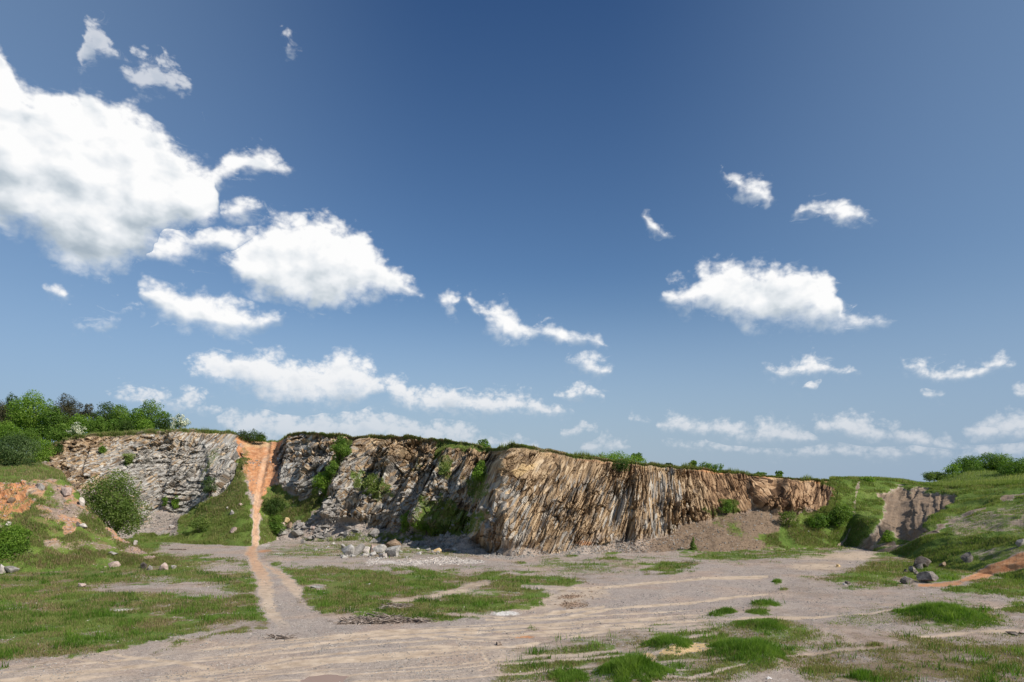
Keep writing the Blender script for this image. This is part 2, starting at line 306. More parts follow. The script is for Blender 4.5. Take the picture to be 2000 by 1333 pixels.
def terrain_mat(name, rocky):
    """mask: grass / soil / red / pale; mask2: dry grass / dark / ochre / rock"""
    m, e = new_mat(name)
    pos = e.n('ShaderNodeNewGeometry').outputs['Position']
    A = attr(e, 'mask'); B = attr(e, 'mask2')
    a = e.n('ShaderNodeSeparateColor', None, Color=A['Color']).outputs; b = e.n('ShaderNodeSeparateColor', None, Color=B['Color']).outputs
    n1 = e.noise(pos, 1.1, 5, .65); n2 = e.noise(pos, 5.5, 4, .7); n3 = e.noise(pos, .16, 4, .55); n4 = e.noise(pos, 22., 2, .6); n5 = e.noise(pos, .45, 4, .6)
    # gravel
    gcol = e.ramp(e.m('ADD', e.m('MULTIPLY', n4, .55), e.m('MULTIPLY', n2, .45)), [(.30, (.145, .115, .09)), (.45, (.29, .242, .208)), (.55, (.375, .315, .275)), (.70, (.60, .53, .465))])
    gcol = e.mix(e.m('MULTIPLY', e.sstep(n3, .45, .65), .5), gcol, e.mix(1, gcol, (1.15, .98, .84), 'MULTIPLY'))
    gcol = e.mix(e.m('MULTIPLY', e.sstep(n5, .42, .62), .45), gcol, e.mix(1, gcol, (.80, .80, .84), 'MULTIPLY'))
    def brk(mask, k=.9, lo=.42, hi=.58, nn=None):
        v = e.m('ADD', mask, e.m('MULTIPLY', e.m('SUBTRACT', nn if nn is not None else e.m('ADD', e.m('MULTIPLY', n1, .5), e.m('MULTIPLY', n2, .5)), .5), k * 1.6)); return e.sstep(v, lo - .06, hi + .06)
    base = gcol
    soil = e.ramp(n1, [(.3, (.37, .275, .195)), (.55, (.54, .425, .315)), (.8, (.66, .54, .42))])
    base = e.mix(brk(e.m('MULTIPLY', a[1], .95), .28, .18, .82), base, soil)
    if rocky:
        S = attr(e, 'strata')['Vector']
        st = e.noise(e.vm('MULTIPLY', S, (1.6, .22, 1)), 1.0, 6, .62, .3)
        st2 = e.noise(e.vm('MULTIPLY', S, (6., 1.1, 1)), 1.0, 5, .7, .4)
        blk = e.n('ShaderNodeTexVoronoi', {'feature': 'F1'}, Vector=e.vm('MULTIPLY', S, (2.6, .8, 1)), Scale=1.0).outputs['Color']
        blv = e.n('ShaderNodeSeparateColor', None, Color=blk).outputs
        mixv = e.m('ADD', e.m('MULTIPLY', st, .42), e.m('ADD', e.m('MULTIPLY', st2, .26), e.m('MULTIPLY', blv[0], .32)))
        grey = e.ramp(mixv, [(.33, (.11, .10, .09)), (.43, (.225, .21, .19)), (.55, (.335, .315, .285)), (.68, (.49, .465, .42))])
        tan = e.ramp(mixv, [(.33, (.09, .058, .034)), (.43, (.20, .135, .08)), (.55, (.325, .228, .138)), (.68, (.49, .375, .245))])
        tanf = e.sstep(e.m('ADD', attr(e, 'tan')['Fac'], e.m('MULTIPLY', e.m('SUBTRACT', e.m('ADD', e.m('MULTIPLY', blv[1], .5), e.m('MULTIPLY', st, .5)), .5), 1.7)), .25, .75)
        rock = e.mix(tanf, grey, tan)
        brown = e.ramp(mixv, [(.33, (.065, .038, .022)), (.43, (.155, .09, .05)), (.55, (.27, .165, .092)), (.68, (.43, .29, .175))])
        rock = e.mix(e.sstep(attr(e, 'tan')['Fac'], 1.0, 1.45, 0, .9), rock, brown)
        base = e.mix(b[3] if len(b) > 3 else B['Alpha'], base, rock)
    red = e.ramp(n1, [(.3, (.33, .14, .065)), (.5, (.50, .24, .115)), (.75, (.58, .37, .22))])
    base = e.mix(brk(a[2], .5, .3, .7), base, red)
    och = e.ramp(n2, [(.3, (.42, .28, .13)), (.7, (.62, .46, .26))])
    base = e.mix(brk(b[2], .5, .3, .7), base, och)
    pale = e.ramp(n2, [(.3, (.30, .27, .25)), (.5, (.62, .58, .54)), (.7, (.78, .75, .71))])
    base = e.mix(brk(A['Alpha'], .9), base, pale)
    dark = e.ramp(n2, [(.3, (.10, .07, .048)), (.5, (.19, .135, .092)), (.72, (.29, .22, .155))])
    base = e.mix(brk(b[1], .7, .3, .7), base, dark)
    gras = e.ramp(e.m('ADD', e.m('MULTIPLY', n2, .5), e.m('MULTIPLY', n3, .5)), [(.34, (.055, .09, .018)), (.46, (.09, .145, .026)), (.58, (.135, .18, .038)), (.72, (.21, .20, .08))])
    dry = e.ramp(n2, [(.3, (.10, .085, .035)), (.55, (.17, .135, .06)), (.75, (.26, .21, .12))])
    gras = e.mix(brk(b[0], .9, .3, .7), gras, dry)
    base = e.mix(brk(e.m('MULTIPLY', a[0], .86), 1.9, .40, .60, e.m('ADD', e.m('ADD', e.m('MULTIPLY', n1, .35), e.m('MULTIPLY', n2, .35)), e.m('MULTIPLY', n5, .3))), base, gras)
    bump = e.m('ADD', e.m('MULTIPLY', n2, .6), e.m('MULTIPLY', n4, .4))
    if rocky: bump = e.m('ADD', bump, e.m('MULTIPLY', mixv, 2.5))
    return finish(m, e, base, .95, bump, .55, .12)

def leaf_mat(name, c_dark, c_mid, c_light, trans=.35, blossom=None):
    m, e = new_mat(name)
    t = attr(e, 'tint')['Fac']
    c = e.ramp(t, [(0, c_dark), (.5, c_mid), (1, c_light)] if blossom is None else [(0, c_dark), (.3, c_mid), (.52, c_light), (.55, blossom)])
    d = e.n('ShaderNodeBsdfPrincipled', None, Base_Color=c, Roughness=.6); d.inputs['Specular IOR Level'].default_value = .25
    tr = e.n('ShaderNodeBsdfTranslucent', None, Color=e.mix(1, c, (1.25, 1.35, .6), 'MULTIPLY'))
    mx = e.n('ShaderNodeMixShader', None, _0=min(.5, trans * 1.25)); e.t.links.new(d.outputs[0], mx.inputs[1]); e.t.links.new(tr.outputs[0], mx.inputs[2])
    e.t.links.new(mx.outputs[0], e.n('ShaderNodeOutputMaterial').inputs[0]); return m
MG = terrain_mat('ground_gravel_grass', False); MC = terrain_mat('rock_strata_soil', True)
M_grass = leaf_mat('grass_blades', (.08, .13, .023), (.165, .225, .048), (.30, .31, .115), .35)
M_lush = leaf_mat('lush_grass_blades', (.05, .11, .014), (.11, .205, .024), (.22, .31, .06), .4)
M_dry = leaf_mat('dry_grass_blades', (.13, .11, .05), (.23, .185, .085), (.38, .31, .18), .3)
M_bright = leaf_mat('leaves_bright', (.075, .15, .016), (.15, .26, .03), (.25, .36, .062))
M_mid = leaf_mat('leaves_mid', (.065, .135, .018), (.12, .21, .03), (.20, .285, .056))
M_dark = leaf_mat('leaves_dark', (.03, .062, .011), (.055, .10, .018), (.095, .15, .03))
M_pine = leaf_mat('pine_needles', (.030, .032, .014), (.052, .052, .022), (.085, .075, .032), .15)
M_grey = leaf_mat('leaves_grey_green', (.05, .085, .028), (.095, .15, .050), (.19, .25, .11))
M_olive = leaf_mat('leaves_olive', (.07, .12, .022), (.14, .20, .042), (.24, .29, .085))
M_haw = leaf_mat('hawthorn_blossom', (.03, .07, .015), (.05, .11, .02), (.08, .14, .03), .3, (.75, .74, .66))
def bark_mat():
    m, e = new_mat('bark'); pos = e.n('ShaderNodeNewGeometry').outputs['Position']
    n = e.noise(pos, 6, 4); return finish(m, e, e.ramp(n, [(.3, (.05, .038, .028)), (.7, (.15, .12, .095))]), .9, n)
M_bark = bark_mat()

# ------------------------------------------------------------------ ground sheet
def base_noise(X, Y): return (fbm(X / 9, Y / 9, 3, 3) - .5) * .55 + (fbm(X / 1.6, Y / 1.6, 9, 4) - .5) * .12
def floor_masks(px, py, X, Y):
    j = ((fbm(X / 2.6, Y / 2.6, 21, 5) - .5) * 30 + (fbm(X / .7, Y / 1.4, 23, 3) - .5) * 14) * np.clip((py - 950) / 180, .25, 1.6)
    jl = j * .35; je = (fbm(X / 1.8, Y / 1.8, 31, 4) - .5) * .9
    g = np.zeros(px.shape); soil = g.copy(); red = g.copy(); pale = g.copy(); dry = g.copy(); dark = g.copy(); och = g.copy()
    P = lambda pts, s=6: poly(px, py, pts, s * 1.9, j)
    E = lambda cx, cy, rx, ry: ell(px, py, cx, cy, rx, ry, .75, je)
    up = lambda a, v: np.maximum(a, v)
    g = up(g, P([(-900, 1090), (0, 1100), (150, 1100), (300, 1075), (345, 1085), (400, 1088), (440, 1100), (488, 1098), (498, 1110), (503, 1180), (525, 1200), (522, 1222), (420, 1235), (340, 1247), (250, 1272), (120, 1284), (0, 1299), (-900, 1330)], 7) * .92)
    g = up(g, P([(230, 1030), (500, 1030), (498, 1068), (440, 1064), (380, 1058), (320, 1062), (290, 1085), (230, 1090)], 5))
    for cx, cy, rx, ry, v in ((270, 1152, 90, 9, .75), (370, 1148, 60, 13, .7), (420, 1160, 45, 8, .6), (240, 1193, 30, 4, .7), (205, 1240, 40, 8, .4), (440, 1112, 60, 9, .7), (30, 1190, 40, 6, .4), (300, 1130, 40, 5, .5)):
        k = E(cx, cy, rx, ry) * v; g = g * (1 - k); 
    g = up(g, P([(528, 1102), (600, 1108), (700, 1112), (900, 1116), (1050, 1124), (1145, 1139), (1075, 1160), (1062, 1180), (1000, 1196), (930, 1202), (830, 1212), (740, 1205), (700, 1207), (630, 1200), (590, 1168), (560, 1130)], 6) * .93)
    k = up(line(px, py, [(770, 1176), (850, 1165), (910, 1150), (950, 1140)], 12, 5, jl), E(900, 1160, 70, 6) * .6)
    g = g * (1 - k * .75); soil = up(soil, k * .8)
    k = E(620, 1146, 14, 4) ; g *= 1 - k
    g = up(g, P([(520, 1068), (700, 1060), (900, 1075), (930, 1090), (700, 1092), (520, 1088)], 8) * .66)
    g = up(g, P([(640, 1098), (1000, 1106), (1060, 1112), (800, 1112)], 5) * .5)
    g = up(g, P([(1060, 1085), (1160, 1088), (1330, 1090), (1230, 1118), (1120, 1128), (1040, 1112)], 8) * .58)
    g = up(g, P([(1160, 1090), (1300, 1096), (1372, 1098), (1360, 1110), (1300, 1120), (1255, 1114), (1290, 1105)], 4) * .95)
    g = up(g, P([(1315, 1076), (1450, 1070), (1600, 1060), (1700, 1058), (1680, 1075), (1600, 1088), (1450, 1100), (1340, 1092)], 6) * .78)
    for cx, cy, rx, ry in ((1115, 1086, 14, 4), (1015, 1100, 14, 4), (1190, 1078, 24, 5), (920, 1100, 14, 3)): g = up(g, E(cx, cy, rx, ry))
    g = up(g, P([(1560, 1131), (1640, 1118), (1690, 1100), (1720, 1080), (1850, 1060), (2900, 1060), (2900, 1190), (2100, 1120), (1990, 1128), (1900, 1140), (1780, 1146), (1640, 1144)], 6) * .85)
    dry = up(dry, P([(1650, 1098), (1750, 1095), (1800, 1112), (1700, 1120), (1620, 1118)], 6) * .7)
    k = E(1600, 1108, 55, 9); soil = up(soil, k * .8); g *= 1 - k * .7; och = up(och, E(1637, 1106, 6, 3))
    g = up(g, P([(1840, 1152), (1900, 1140), (2000, 1118), (2900, 1060), (2900, 1250), (2000, 1165), (1900, 1160)], 6) * .9)
    g = up(g, P([(1790, 1160), (1900, 1158), (2000, 1172), (1900, 1176), (1790, 1172)], 5) * .5)
    for cx, cy, rx, ry in ((1400, 1203, 22, 4), (1420, 1197, 18, 5), (1495, 1183, 28, 7), (1480, 1198, 24, 5), (1518, 1137, 9, 4), (1530, 1152, 9, 3), (1044, 1227, 14, 4), (1330, 1207, 14, 3), (1990, 1190, 40, 12),
                           (1490, 1226, 56, 13), (1460, 1272, 85, 22), (1310, 1262, 56, 15), (1230, 1310, 80, 24), (1850, 1205, 100, 26), (1110, 1322, 50, 14), (1120, 1296, 40, 8), (1710, 1262, 22, 5), (1600, 1310, 40, 8), (1700, 1325, 60, 10)): g = up(g, E(cx, cy, rx, ry))
    rim = P([(1010, 1260), (1100, 1245), (1250, 1215), (1420, 1205), (1560, 1215), (1620, 1240), (1560, 1300), (1450, 1340), (1100, 1500), (900, 1420), (960, 1310)], 10)
    g = up(g, rim * .62); dry = up(dry, rim * .25)
    right = P([(1600, 1330), (1500, 1290), (1600, 1250), (1750, 1236), (2000, 1228), (2900, 1240), (2900, 2200), (1300, 2200), (1400, 1400)], 14)
    g = up(g, right * .50); dry = up(dry, right * .62)
    g = up(g, P([(1650, 1195), (1760, 1186), (1780, 1225), (1700, 1240), (1600, 1225)], 8) * .36)
    dark = up(dark, right * .62 * (.4 + fbm(X / 3, Y / 3, 95, 3))); dark = up(dark, ss(px, 1150, 1600) * .34 * (.5 + fbm(X / 4, Y / 3, 97, 3))); dark = up(dark, P([(1500, 1240), (1760, 1170), (2100, 1150), (2900, 1200), (2900, 1260), (1500, 1300)], 14) * .22)
    soil = up(soil, ss(py, 1215, 1262) * (1 - ss(px + (py - 1250) * -1.2, 900, 1250)) * .30 * (.5 + fbm(X / 3, Y / 1.4, 96, 3)))
    # beige tracks
    T = lambda pts, wd, s=6: line(px, py, pts, wd, s, j * .55)
    tr = T([(498, 1066), (490, 1080), (498, 1098), (512, 1120), (520, 1150), (524, 1180), (532, 1200), (548, 1222), (566, 1246)], [16, 26, 22, 28, 30, 28, 20, 16, 12])
    tr = up(tr, T([(520, 1104), (545, 1118), (568, 1140), (582, 1160), (598, 1185), (620, 1200)], [10, 20, 24, 18, 10, 4]) * .9)
    g *= 1 - tr; tr = tr * (1 - .8 * ss(py, 1195, 1245)); soil = up(soil, tr * .72); red = up(red, tr * .5 * (1 - ss(py, 1090, 1250))); red = up(red, line(px, py, [(500, 1062), (486, 1080), (500, 1100)], [14, 18, 8], 8, jl) * .55)
    red = up(red, E(516, 1076, 16, 4) * .7); pale = up(pale, E(518, 1066, 12, 7) * .45); pale = up(pale, E(545, 1082, 14, 3) * .7)
    arcs = [([(-400, 1350), (0, 1313), (200, 1292), (400, 1268), (560, 1250), (760, 1232), (930, 1228)], 6), ([(-100, 1345), (200, 1308), (500, 1272), (700, 1248), (900, 1235), (1150, 1222)], 5),
            ([(300, 1330), (560, 1285), (800, 1262), (1000, 1262), (1150, 1238), (1300, 1215)], 6), ([(400, 1345), (700, 1282), (900, 1276), (1100, 1246), (1250, 1225)], 5),
            ([(950, 1210), (1100, 1206), (1200, 1190), (1330, 1180), (1500, 1160)], 7), ([(1020, 1148), (1150, 1152), (1280, 1140), (1380, 1132), (1500, 1128)], 9),
            ([(1000, 1240), (1200, 1222), (1400, 1212), (1600, 1207), (1700, 1200), (1770, 1190)], 7), ([(1760, 1190), (1900, 1190), (2000, 1182), (2300, 1150)], 5), ([(880, 1200), (1000, 1206), (1060, 1200), (1180, 1186)], 7),
            ([(820, 1330), (960, 1300), (940, 1270), (890, 1262)], 5), ([(1800, 1245), (1900, 1238), (2000, 1236)], 6), ([(1350, 1333), (1500, 1290), (1640, 1268), (1750, 1262)], 8), ([(1080, 1284), (1180, 1274), (1290, 1254), (1400, 1238)], 8)]
    tx = np.zeros(px.shape)
    for pts, wd in arcs: tx = up(tx, line(px, py, pts, wd * .62, 2.2, jl * .35))
    fv = py + .128 * px - 3.3e-5 * px * px; sw = (vn(px / 620, fv / 4.6, 77) * .6 + vn(px / 420 + 3, fv / 2.2, 79) * .4) * ss(fv, 1292, 1306) * (1 - ss(px, 1250, 1700)) + .12 * vn(px / 200, fv / 9, 80)
    fw = py - .16 * px + 5e-5 * px * px; sw = up(sw, vn(px / 500, fw / 4, 81) * ss(vn(px / 300, fw / 24, 82), .5, .7) * ss(py, 1225, 1245) * (1 - ss(px, 900, 1150)))
    tx = up(tx, ss(sw, .50, .74) * .8)
    soil = up(soil, tx * (1 - g * .7)); g *= 1 - np.clip(tx * 1.1, 0, 1) * (px > 700) * .8
    soil = up(soil, P([(1000, 1160), (1060, 1150), (1180, 1148), (1200, 1165), (1120, 1190), (1000, 1200)], 8) * .6)
    soil = up(soil, E(1650, 1087, 90, 9) * .8); soil = up(soil, E(1090, 1275, 160, 9) * .5)
    k = E(1113, 1166, 26, 4) + E(1118, 1182, 28, 7); dark = up(dark, np.clip(k, 0, 1) * .30); red = up(red, np.clip(k, 0, 1) * .45)
    pale = up(pale, E(990, 1197, 26, 3) * .8); pale = up(pale, E(1005, 1157, 10, 3))
    k = line(px, py, [(2400, 1040), (2100, 1070), (2000, 1096), (1960, 1112), (1900, 1130), (1850, 1144), (1795, 1146)], [30, 28, 24, 18, 12, 8, 5], 3, jl * .5)
    red = up(red, k * .8); g *= 1 - k
    pal2 = line(px, py, [(720, 1099), (760, 1098), (800, 1099), (850, 1096), (900, 1098), (945, 1099)], [8, 8, 9, 8, 5, 5], 3, jl * .5)
    pale = up(pale, pal2 * .5); g *= 1 - pal2
    k = line(px, py, [(1290, 1281), (1325, 1276), (1360, 1268), (1392, 1268)], [7, 13, 19, 13], 2.5, jl * .5) + ell(px, py, 1262, 1291, 19, 14, .4, je)
    k = np.clip(k, 0, 1); och = up(och, k); g *= 1 - k
    pale = up(pale, np.clip(E(205, 1221, 14, 4) + E(192, 1233, 16, 4) + E(240, 1192, 16, 2.5) + E(450, 1196, 26, 3) + E(400, 1102, 40, 4) * .6 + E(390, 1140, 30, 6) * .5, 0, 1) * .75)
    red = up(red, E(1026, 1243, 18, 3) * .7); k = E(640, 1318, 60, 10); soil = up(soil, k * .8); red = up(red, E(630, 1326, 62, 13) * .35)
    red = up(red, np.clip(E(215, 1245, 20, 4) * .3 + E(50, 1240, 10, 3) * .5, 0, 1))
    md = ss(fbm(X / 4.5, Y / 4.5, 91, 4), .38, .62) * (px < 1180); dry = up(dry, md * .48); bald = ss(fbm(X / 2.6, Y / 2.0, 93, 4), .50, .66) * (py > 1066); g = g * (1 - .26 * bald); dry = up(dry, bald * .75 * (g > .1)); dark = up(dark, bald * .45 * (g > .1))
    return g, soil, red, pale, dry, dark, och, tx
def col_axis(lo, hi, step_in, step_out, a=-40, b=2040):
    return np.unique(np.concatenate([np.arange(lo, a, step_out), np.arange(a, b, step_in), np.arange(b, hi, step_out)]))
us = col_axis(-1500, 3500, 2.2, 26)
Ys = np.geomspace(7, 33, 40)[:-1]; Ys = np.concatenate([Ys, F * CH / (np.linspace(1374, 1031, 330) - HY)]); 
U, YY = np.meshgrid(us, Ys)
PYg = HY + F * CH / YY; Xg = (U - CX) / F * YY
PYc = np.where(PYg > 1400, 1400 + (PYg - 1400) * .1, PYg)
g, soil, red, pale, dry, dark, och, ruts = floor_masks(U, PYc, Xg, YY)
Z = base_noise(Xg, YY) * ss(YY, 20, 34) * .8
Z += g * .06; Z -= ruts * .03; Z += (fbm(Xg / .55, YY / .55, 11, 2) - .5) * .06 * (1 - soil)
MOUNDS = [(1850, 1214, 88, .75), (1460, 1280, 80, .5), (1310, 1270, 52, .45), (1230, 1322, 75, .6), (1490, 1230, 52, .25), (1495, 1187, 26, .15), (1990, 1085, 260, .6), (850, 1052, 60, .5), (700, 1060, 60, .35), (1345, 1079, 30, .3)]
for mx, my, mw, mh in MOUNDS:
    c = ground_at(mx, my); r = mw * c[1] / F
    Z += mh * np.exp(-(((Xg - c[0]) / r) ** 2 + ((YY - c[1]) / (r * 1.1)) ** 2) * 2.0)
pud = ground_at(632, 1326); Z -= .16 * np.exp(-(((Xg - pud[0]) / 1.3) ** 2 + ((YY - pud[1]) / 1.7) ** 2) ** 2)
Zg = Z
def floor_z(x, y):
    u = CX + x / y * F; j = np.clip(np.searchsorted(us, u) - 1, 0, len(us) - 2); i = np.clip(np.searchsorted(Ys, y) - 1, 0, len(Ys) - 2)
    return float(Zg[i, j])
G_P = np.stack([Xg, YY, Z], -1)
G_mask = np.stack([g, soil, red, pale], -1); G_mask2 = np.stack([dry, dark, och, np.zeros_like(g)], -1)
ground = new_mesh('ground', G_P.reshape(-1, 3), grid_faces(*U.shape), MG, True, attrs={'mask': G_mask.reshape(-1, 4), 'mask2': G_mask2.reshape(-1, 4)})
tagp(ground, kind='structure')
# the land round the quarry, out to the horizon
rr = np.concatenate([[0], np.geomspace(6, 6000, 60)]); th = np.linspace(0, 2 * np.pi, 97)
RR, TH = np.meshgrid(rr, th, indexing='ij'); Xf = RR * np.sin(TH); Yf = RR * np.cos(TH)
Zf = np.full(Xf.shape, -.9) + np.where((Yf < 7), 0, 0)
z0 = np.zeros(Xf.size); one = np.ones(Xf.size)
far = new_mesh('terrain', np.stack([Xf, Yf, Zf], -1).reshape(-1, 3), grid_faces(*Xf.shape, flip=True), MG, True,
               attrs={'mask': np.stack([one * .8, z0, z0, z0], -1), 'mask2': np.stack([one * .3, z0, z0, z0], -1)})
tagp(far, kind='structure')

# ------------------------------------------------------------------ quarry wall, hillside, plateau: one survey, three sheets
def ctl(tab): t = np.array(tab, float); return lambda u: np.interp(u, t[:, 0], t[:, 1])
c_top = ctl([(-1500, 800), (-200, 860), (0, 880), (60, 893), (85, 890), (100, 874), (130, 859), (170, 852), (210, 848), (260, 846), (300, 843), (340, 841), (380, 840), (420, 843), (455, 849), (475, 856), (510, 861), (530, 865), (541, 866), (548, 861), (556, 855), (575, 852), (590, 848), (620, 846), (650, 849), (690, 853), (720, 852), (760, 852), (800, 854), (830, 858), (880, 862), (940, 873), (965, 878), (985, 874), (1000, 870), (1020, 872), (1060, 880), (1100, 885), (1130, 889), (1200, 899), (1250, 904), (1300, 909), (1350, 914), (1400, 920), (1450, 926), (1500, 931), (1540, 935), (1600, 936), (1660, 936), (1700, 937), (1760, 941), (1800, 948), (1860, 952), (1930, 950), (2000, 948), (2200, 920), (3500, 800)])
c_knee = ctl([(-1500, 1000), (-200, 960), (60, 930), (80, 915), (120, 942), (160, 968), (200, 1000), (290, 1034), (335, 1024), (350, 1008), (375, 998), (400, 973), (430, 955), (455, 926), (470, 908), (500, 905), (530, 905), (545, 938), (580, 968), (610, 985), (630, 1010), (700, 1018), (760, 1032), (800, 1040), (850, 1046), (900, 1036), (930, 1062), (960, 1084), (1000, 1088), (1100, 1078), (1140, 1066), (1200, 1060), (1300, 1048), (1340, 1030), (1400, 1006), (1450, 1000), (1500, 992), (1550, 1000), (1600, 1000), (1660, 1000), (1700, 1010), (1760, 1030), (1800, 1030), (1860, 1040), (2000, 1050), (2200, 1060), (3500, 1100)])
c_kY = ctl([(-1500, 140), (60, 140), (200, 142), (290, 144), (350, 145), (400, 145), (430, 144.5), (450, 145), (470, 147), (500, 149), (530, 148), (545, 142), (580, 138), (620, 133), (700, 130.5), (760, 127.5), (850, 121.5), (900, 117), (930, 112), (955, 105.5), (1000, 103), (1100, 106), (1200, 109), (1300, 113), (1350, 117), (1400, 120), (1500, 122), (1600, 124), (1660, 122), (1700, 118), (1760, 112), (1800, 104), (1860, 96), (2000, 84), (2200, 74), (3500, 60)])
c_foot = ctl([(-1500, 1070), (260, 1056), (300, 1060), (400, 1062), (460, 1066), (500, 1067), (540, 1056), (650, 1058), (750, 1062), (850, 1068), (920, 1082), (960, 1091), (1000, 1095), (1100, 1088), (1200, 1077), (1300, 1078), (1400, 1079), (1500, 1074), (1600, 1070), (1660, 1066), (1700, 1076), (1740, 1083), (1800, 1100), (1860, 1112), (1930, 1122), (2000, 1135), (2200, 1170), (3500, 1300)])
c_tY = ctl([(-1500, 175), (0, 170), (80, 160), (200, 158), (300, 158), (400, 160), (460, 161), (500, 166), (540, 164), (560, 154), (620, 143), (700, 140), (760, 137), (850, 132), (930, 125), (965, 119), (990, 112), (1020, 110.5), (1100, 113), (1200, 116), (1300, 120), (1400, 127), (1500, 130), (1600, 134), (1660, 140), (1700, 142), (1760, 142), (1800, 138), (1860, 130), (2000, 118), (2200, 105), (3500, 90)])
uw = np.unique(np.concatenate([np.arange(-1500, -60, 20), np.arange(-60, 80, 3), np.arange(80, 1642, 1.0), np.arange(1642, 2060, 2.0), np.arange(2060, 3500, 22)]))
def sm(f, u, k=9):
    x = np.arange(u.min() - 30, u.max() + 30, 1.0); v = f(x); ker = np.hanning(k + 2)[1:-1]; ker /= ker.sum()
    return np.interp(u, x, np.convolve(np.pad(v, k // 2, 'edge'), ker, 'valid')[:len(x)])
pt = sm(c_top, uw, 5); pk = sm(c_knee, uw, 13); kY = sm(c_kY, uw, 13); pf_ = sm(c_foot, uw, 21); tY = sm(c_tY, uw, 11)
pt = pt + ((fbm(uw / 45, uw * 0, 171, 3) - .5) * 7 + (fbm(uw / 9, uw * 0, 173, 3) - .5) * 3.5) * ss(uw, 60, 120) * (1 - ss(uw, 1600, 1700))
fY = F * CH / (pf_ - HY)
kY = np.maximum(kY, fY + 1.0); tY = np.maximum(tY, kY + 2.0)
zt = CH + (HY - pt) / F * tY; zk = CH + (HY - pk) / F * kY
NT1, NT2 = 70, 170
t1 = np.linspace(0, 1, NT1)[:-1, None]; t2 = np.linspace(0, 1, NT2)[:, None]
f0Y = fY - 2.0; z_f = -.45
# talus: slightly concave; wall: steeper at the top
Ya = f0Y + (kY - f0Y) * t1; za = z_f + (zk - z_f) * t1 ** 1.12
hill_w = ss(uw, 1640, 1720)
wall_c = 1.0 + .12 * (1 - hill_w)
Yb = kY + (tY - kY) * t2 ** (1 + .25 * (1 - hill_w) - .15 * hill_w); zb = zk + (zt - zk) * t2
YW = np.concatenate([Ya, Yb]); ZW = np.concatenate([za, zb]); nR = YW.shape[0]
UW = np.repeat(uw[None], nR, 0); XW = (UW - CX) / F * YW
PXW = UW; PYW = HY - (ZW - CH) / YW * F
wall_t = np.concatenate([np.repeat(t1 - 1, len(uw), 1), np.repeat(t2, len(uw), 1)])     # <0 talus, 0..1 wall
arc = np.concatenate([[0], np.cumsum(np.hypot(np.diff((uw - CX) / F * (kY + tY) / 2), np.diff((kY + tY) / 2)) )])
arc = (uw - CX) / F * 125.0                                                             # metres along the wall
theta = np.radians(np.interp(uw, [0, 330, 420, 520, 560, 900, 960, 1020, 1100, 1200, 1260, 1320, 1400, 1470, 1520, 1600, 2000], [40, 42, 52, 58, 60, 58, 66, 62, 60, 66, 84, 97, 114, 116, 100, 82, 75]))
Bc = ZW / np.sin(theta); Ac = arc[None] - ZW / np.tan(theta)
wob = (fbm(Ac / 5, Bc / 5, 41, 3) - .5); Ac2 = Ac + wob * np.interp(uw, [900, 980], [1.6, .8])[None]; Bc2 = Bc + (fbm(Ac / 4, Bc / 4, 43, 3) - .5) * 3
jw = (fbm(XW / 1.6, ZW / 1.6 + YW / 3, 51, 4) - .5) * 22; jwl = jw * .35
Pw = lambda pts, s=5: poly(PXW, PYW, pts, s, jw)
Lw = lambda pts, wd, s=3, jj=None: line(PXW, PYW, pts, wd, s, jwl if jj is None else jj)
je2 = (fbm(XW / 1.2, ZW / 1.2 + YW / 3, 53, 4) - .5) * 1.0
Ew = lambda cx, cy, rx, ry: ell(PXW, PYW, cx, cy, rx, ry, .45, je2)
up = np.maximum
# masks
top_soil = ss(wall_t, .86, .97)
gully = Pw([(462, 850), (556, 850), (550, 872), (541, 905), (532, 945), (519, 1000), (510, 1072), (490, 1072), (496, 1000), (488, 955), (476, 920), (468, 890)], 4)
talus_edge = ss(wall_t + (fbm(XW / 3, ZW / 3, 61, 3) - .5) * .35, -.10, .06)
rock = talus_edge * (1 - gully) * (UW > 60)
rock *= 1 - ss(UW, 1628, 1650)
gr = np.zeros_like(UW); so_ = gr.copy(); rd = gr.copy(); pl = gr.copy(); dr = gr.copy(); dk = gr.copy(); oc = gr.copy()
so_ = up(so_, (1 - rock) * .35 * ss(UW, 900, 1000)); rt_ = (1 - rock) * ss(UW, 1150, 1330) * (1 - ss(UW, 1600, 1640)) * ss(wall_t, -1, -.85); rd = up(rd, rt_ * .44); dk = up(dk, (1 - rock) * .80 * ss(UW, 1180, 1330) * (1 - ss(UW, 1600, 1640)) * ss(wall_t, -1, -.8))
Wg = Pw([(345, 1047), (343, 1015), (372, 1000), (402, 980), (432, 964), (452, 938), (466, 898), (478, 872), (486, 900), (482, 952), (493, 1000), (499, 1072), (230, 1075), (262, 1040), (290, 1040)], 5)
Wg2 = Pw([(510, 975), (528, 945), (548, 952), (575, 974), (612, 966), (650, 970), (640, 990), (600, 1012), (560, 1030), (545, 1046), (520, 1064), (507, 1064)], 5)
gr = up(gr, Wg); gr = up(gr, Wg2 * .95)
dr = up(dr, Pw([(440, 960), (480, 880), (490, 940), (470, 1000), (400, 1010), (360, 1030)], 14) * .45); dr = up(dr, Wg2 * .3)
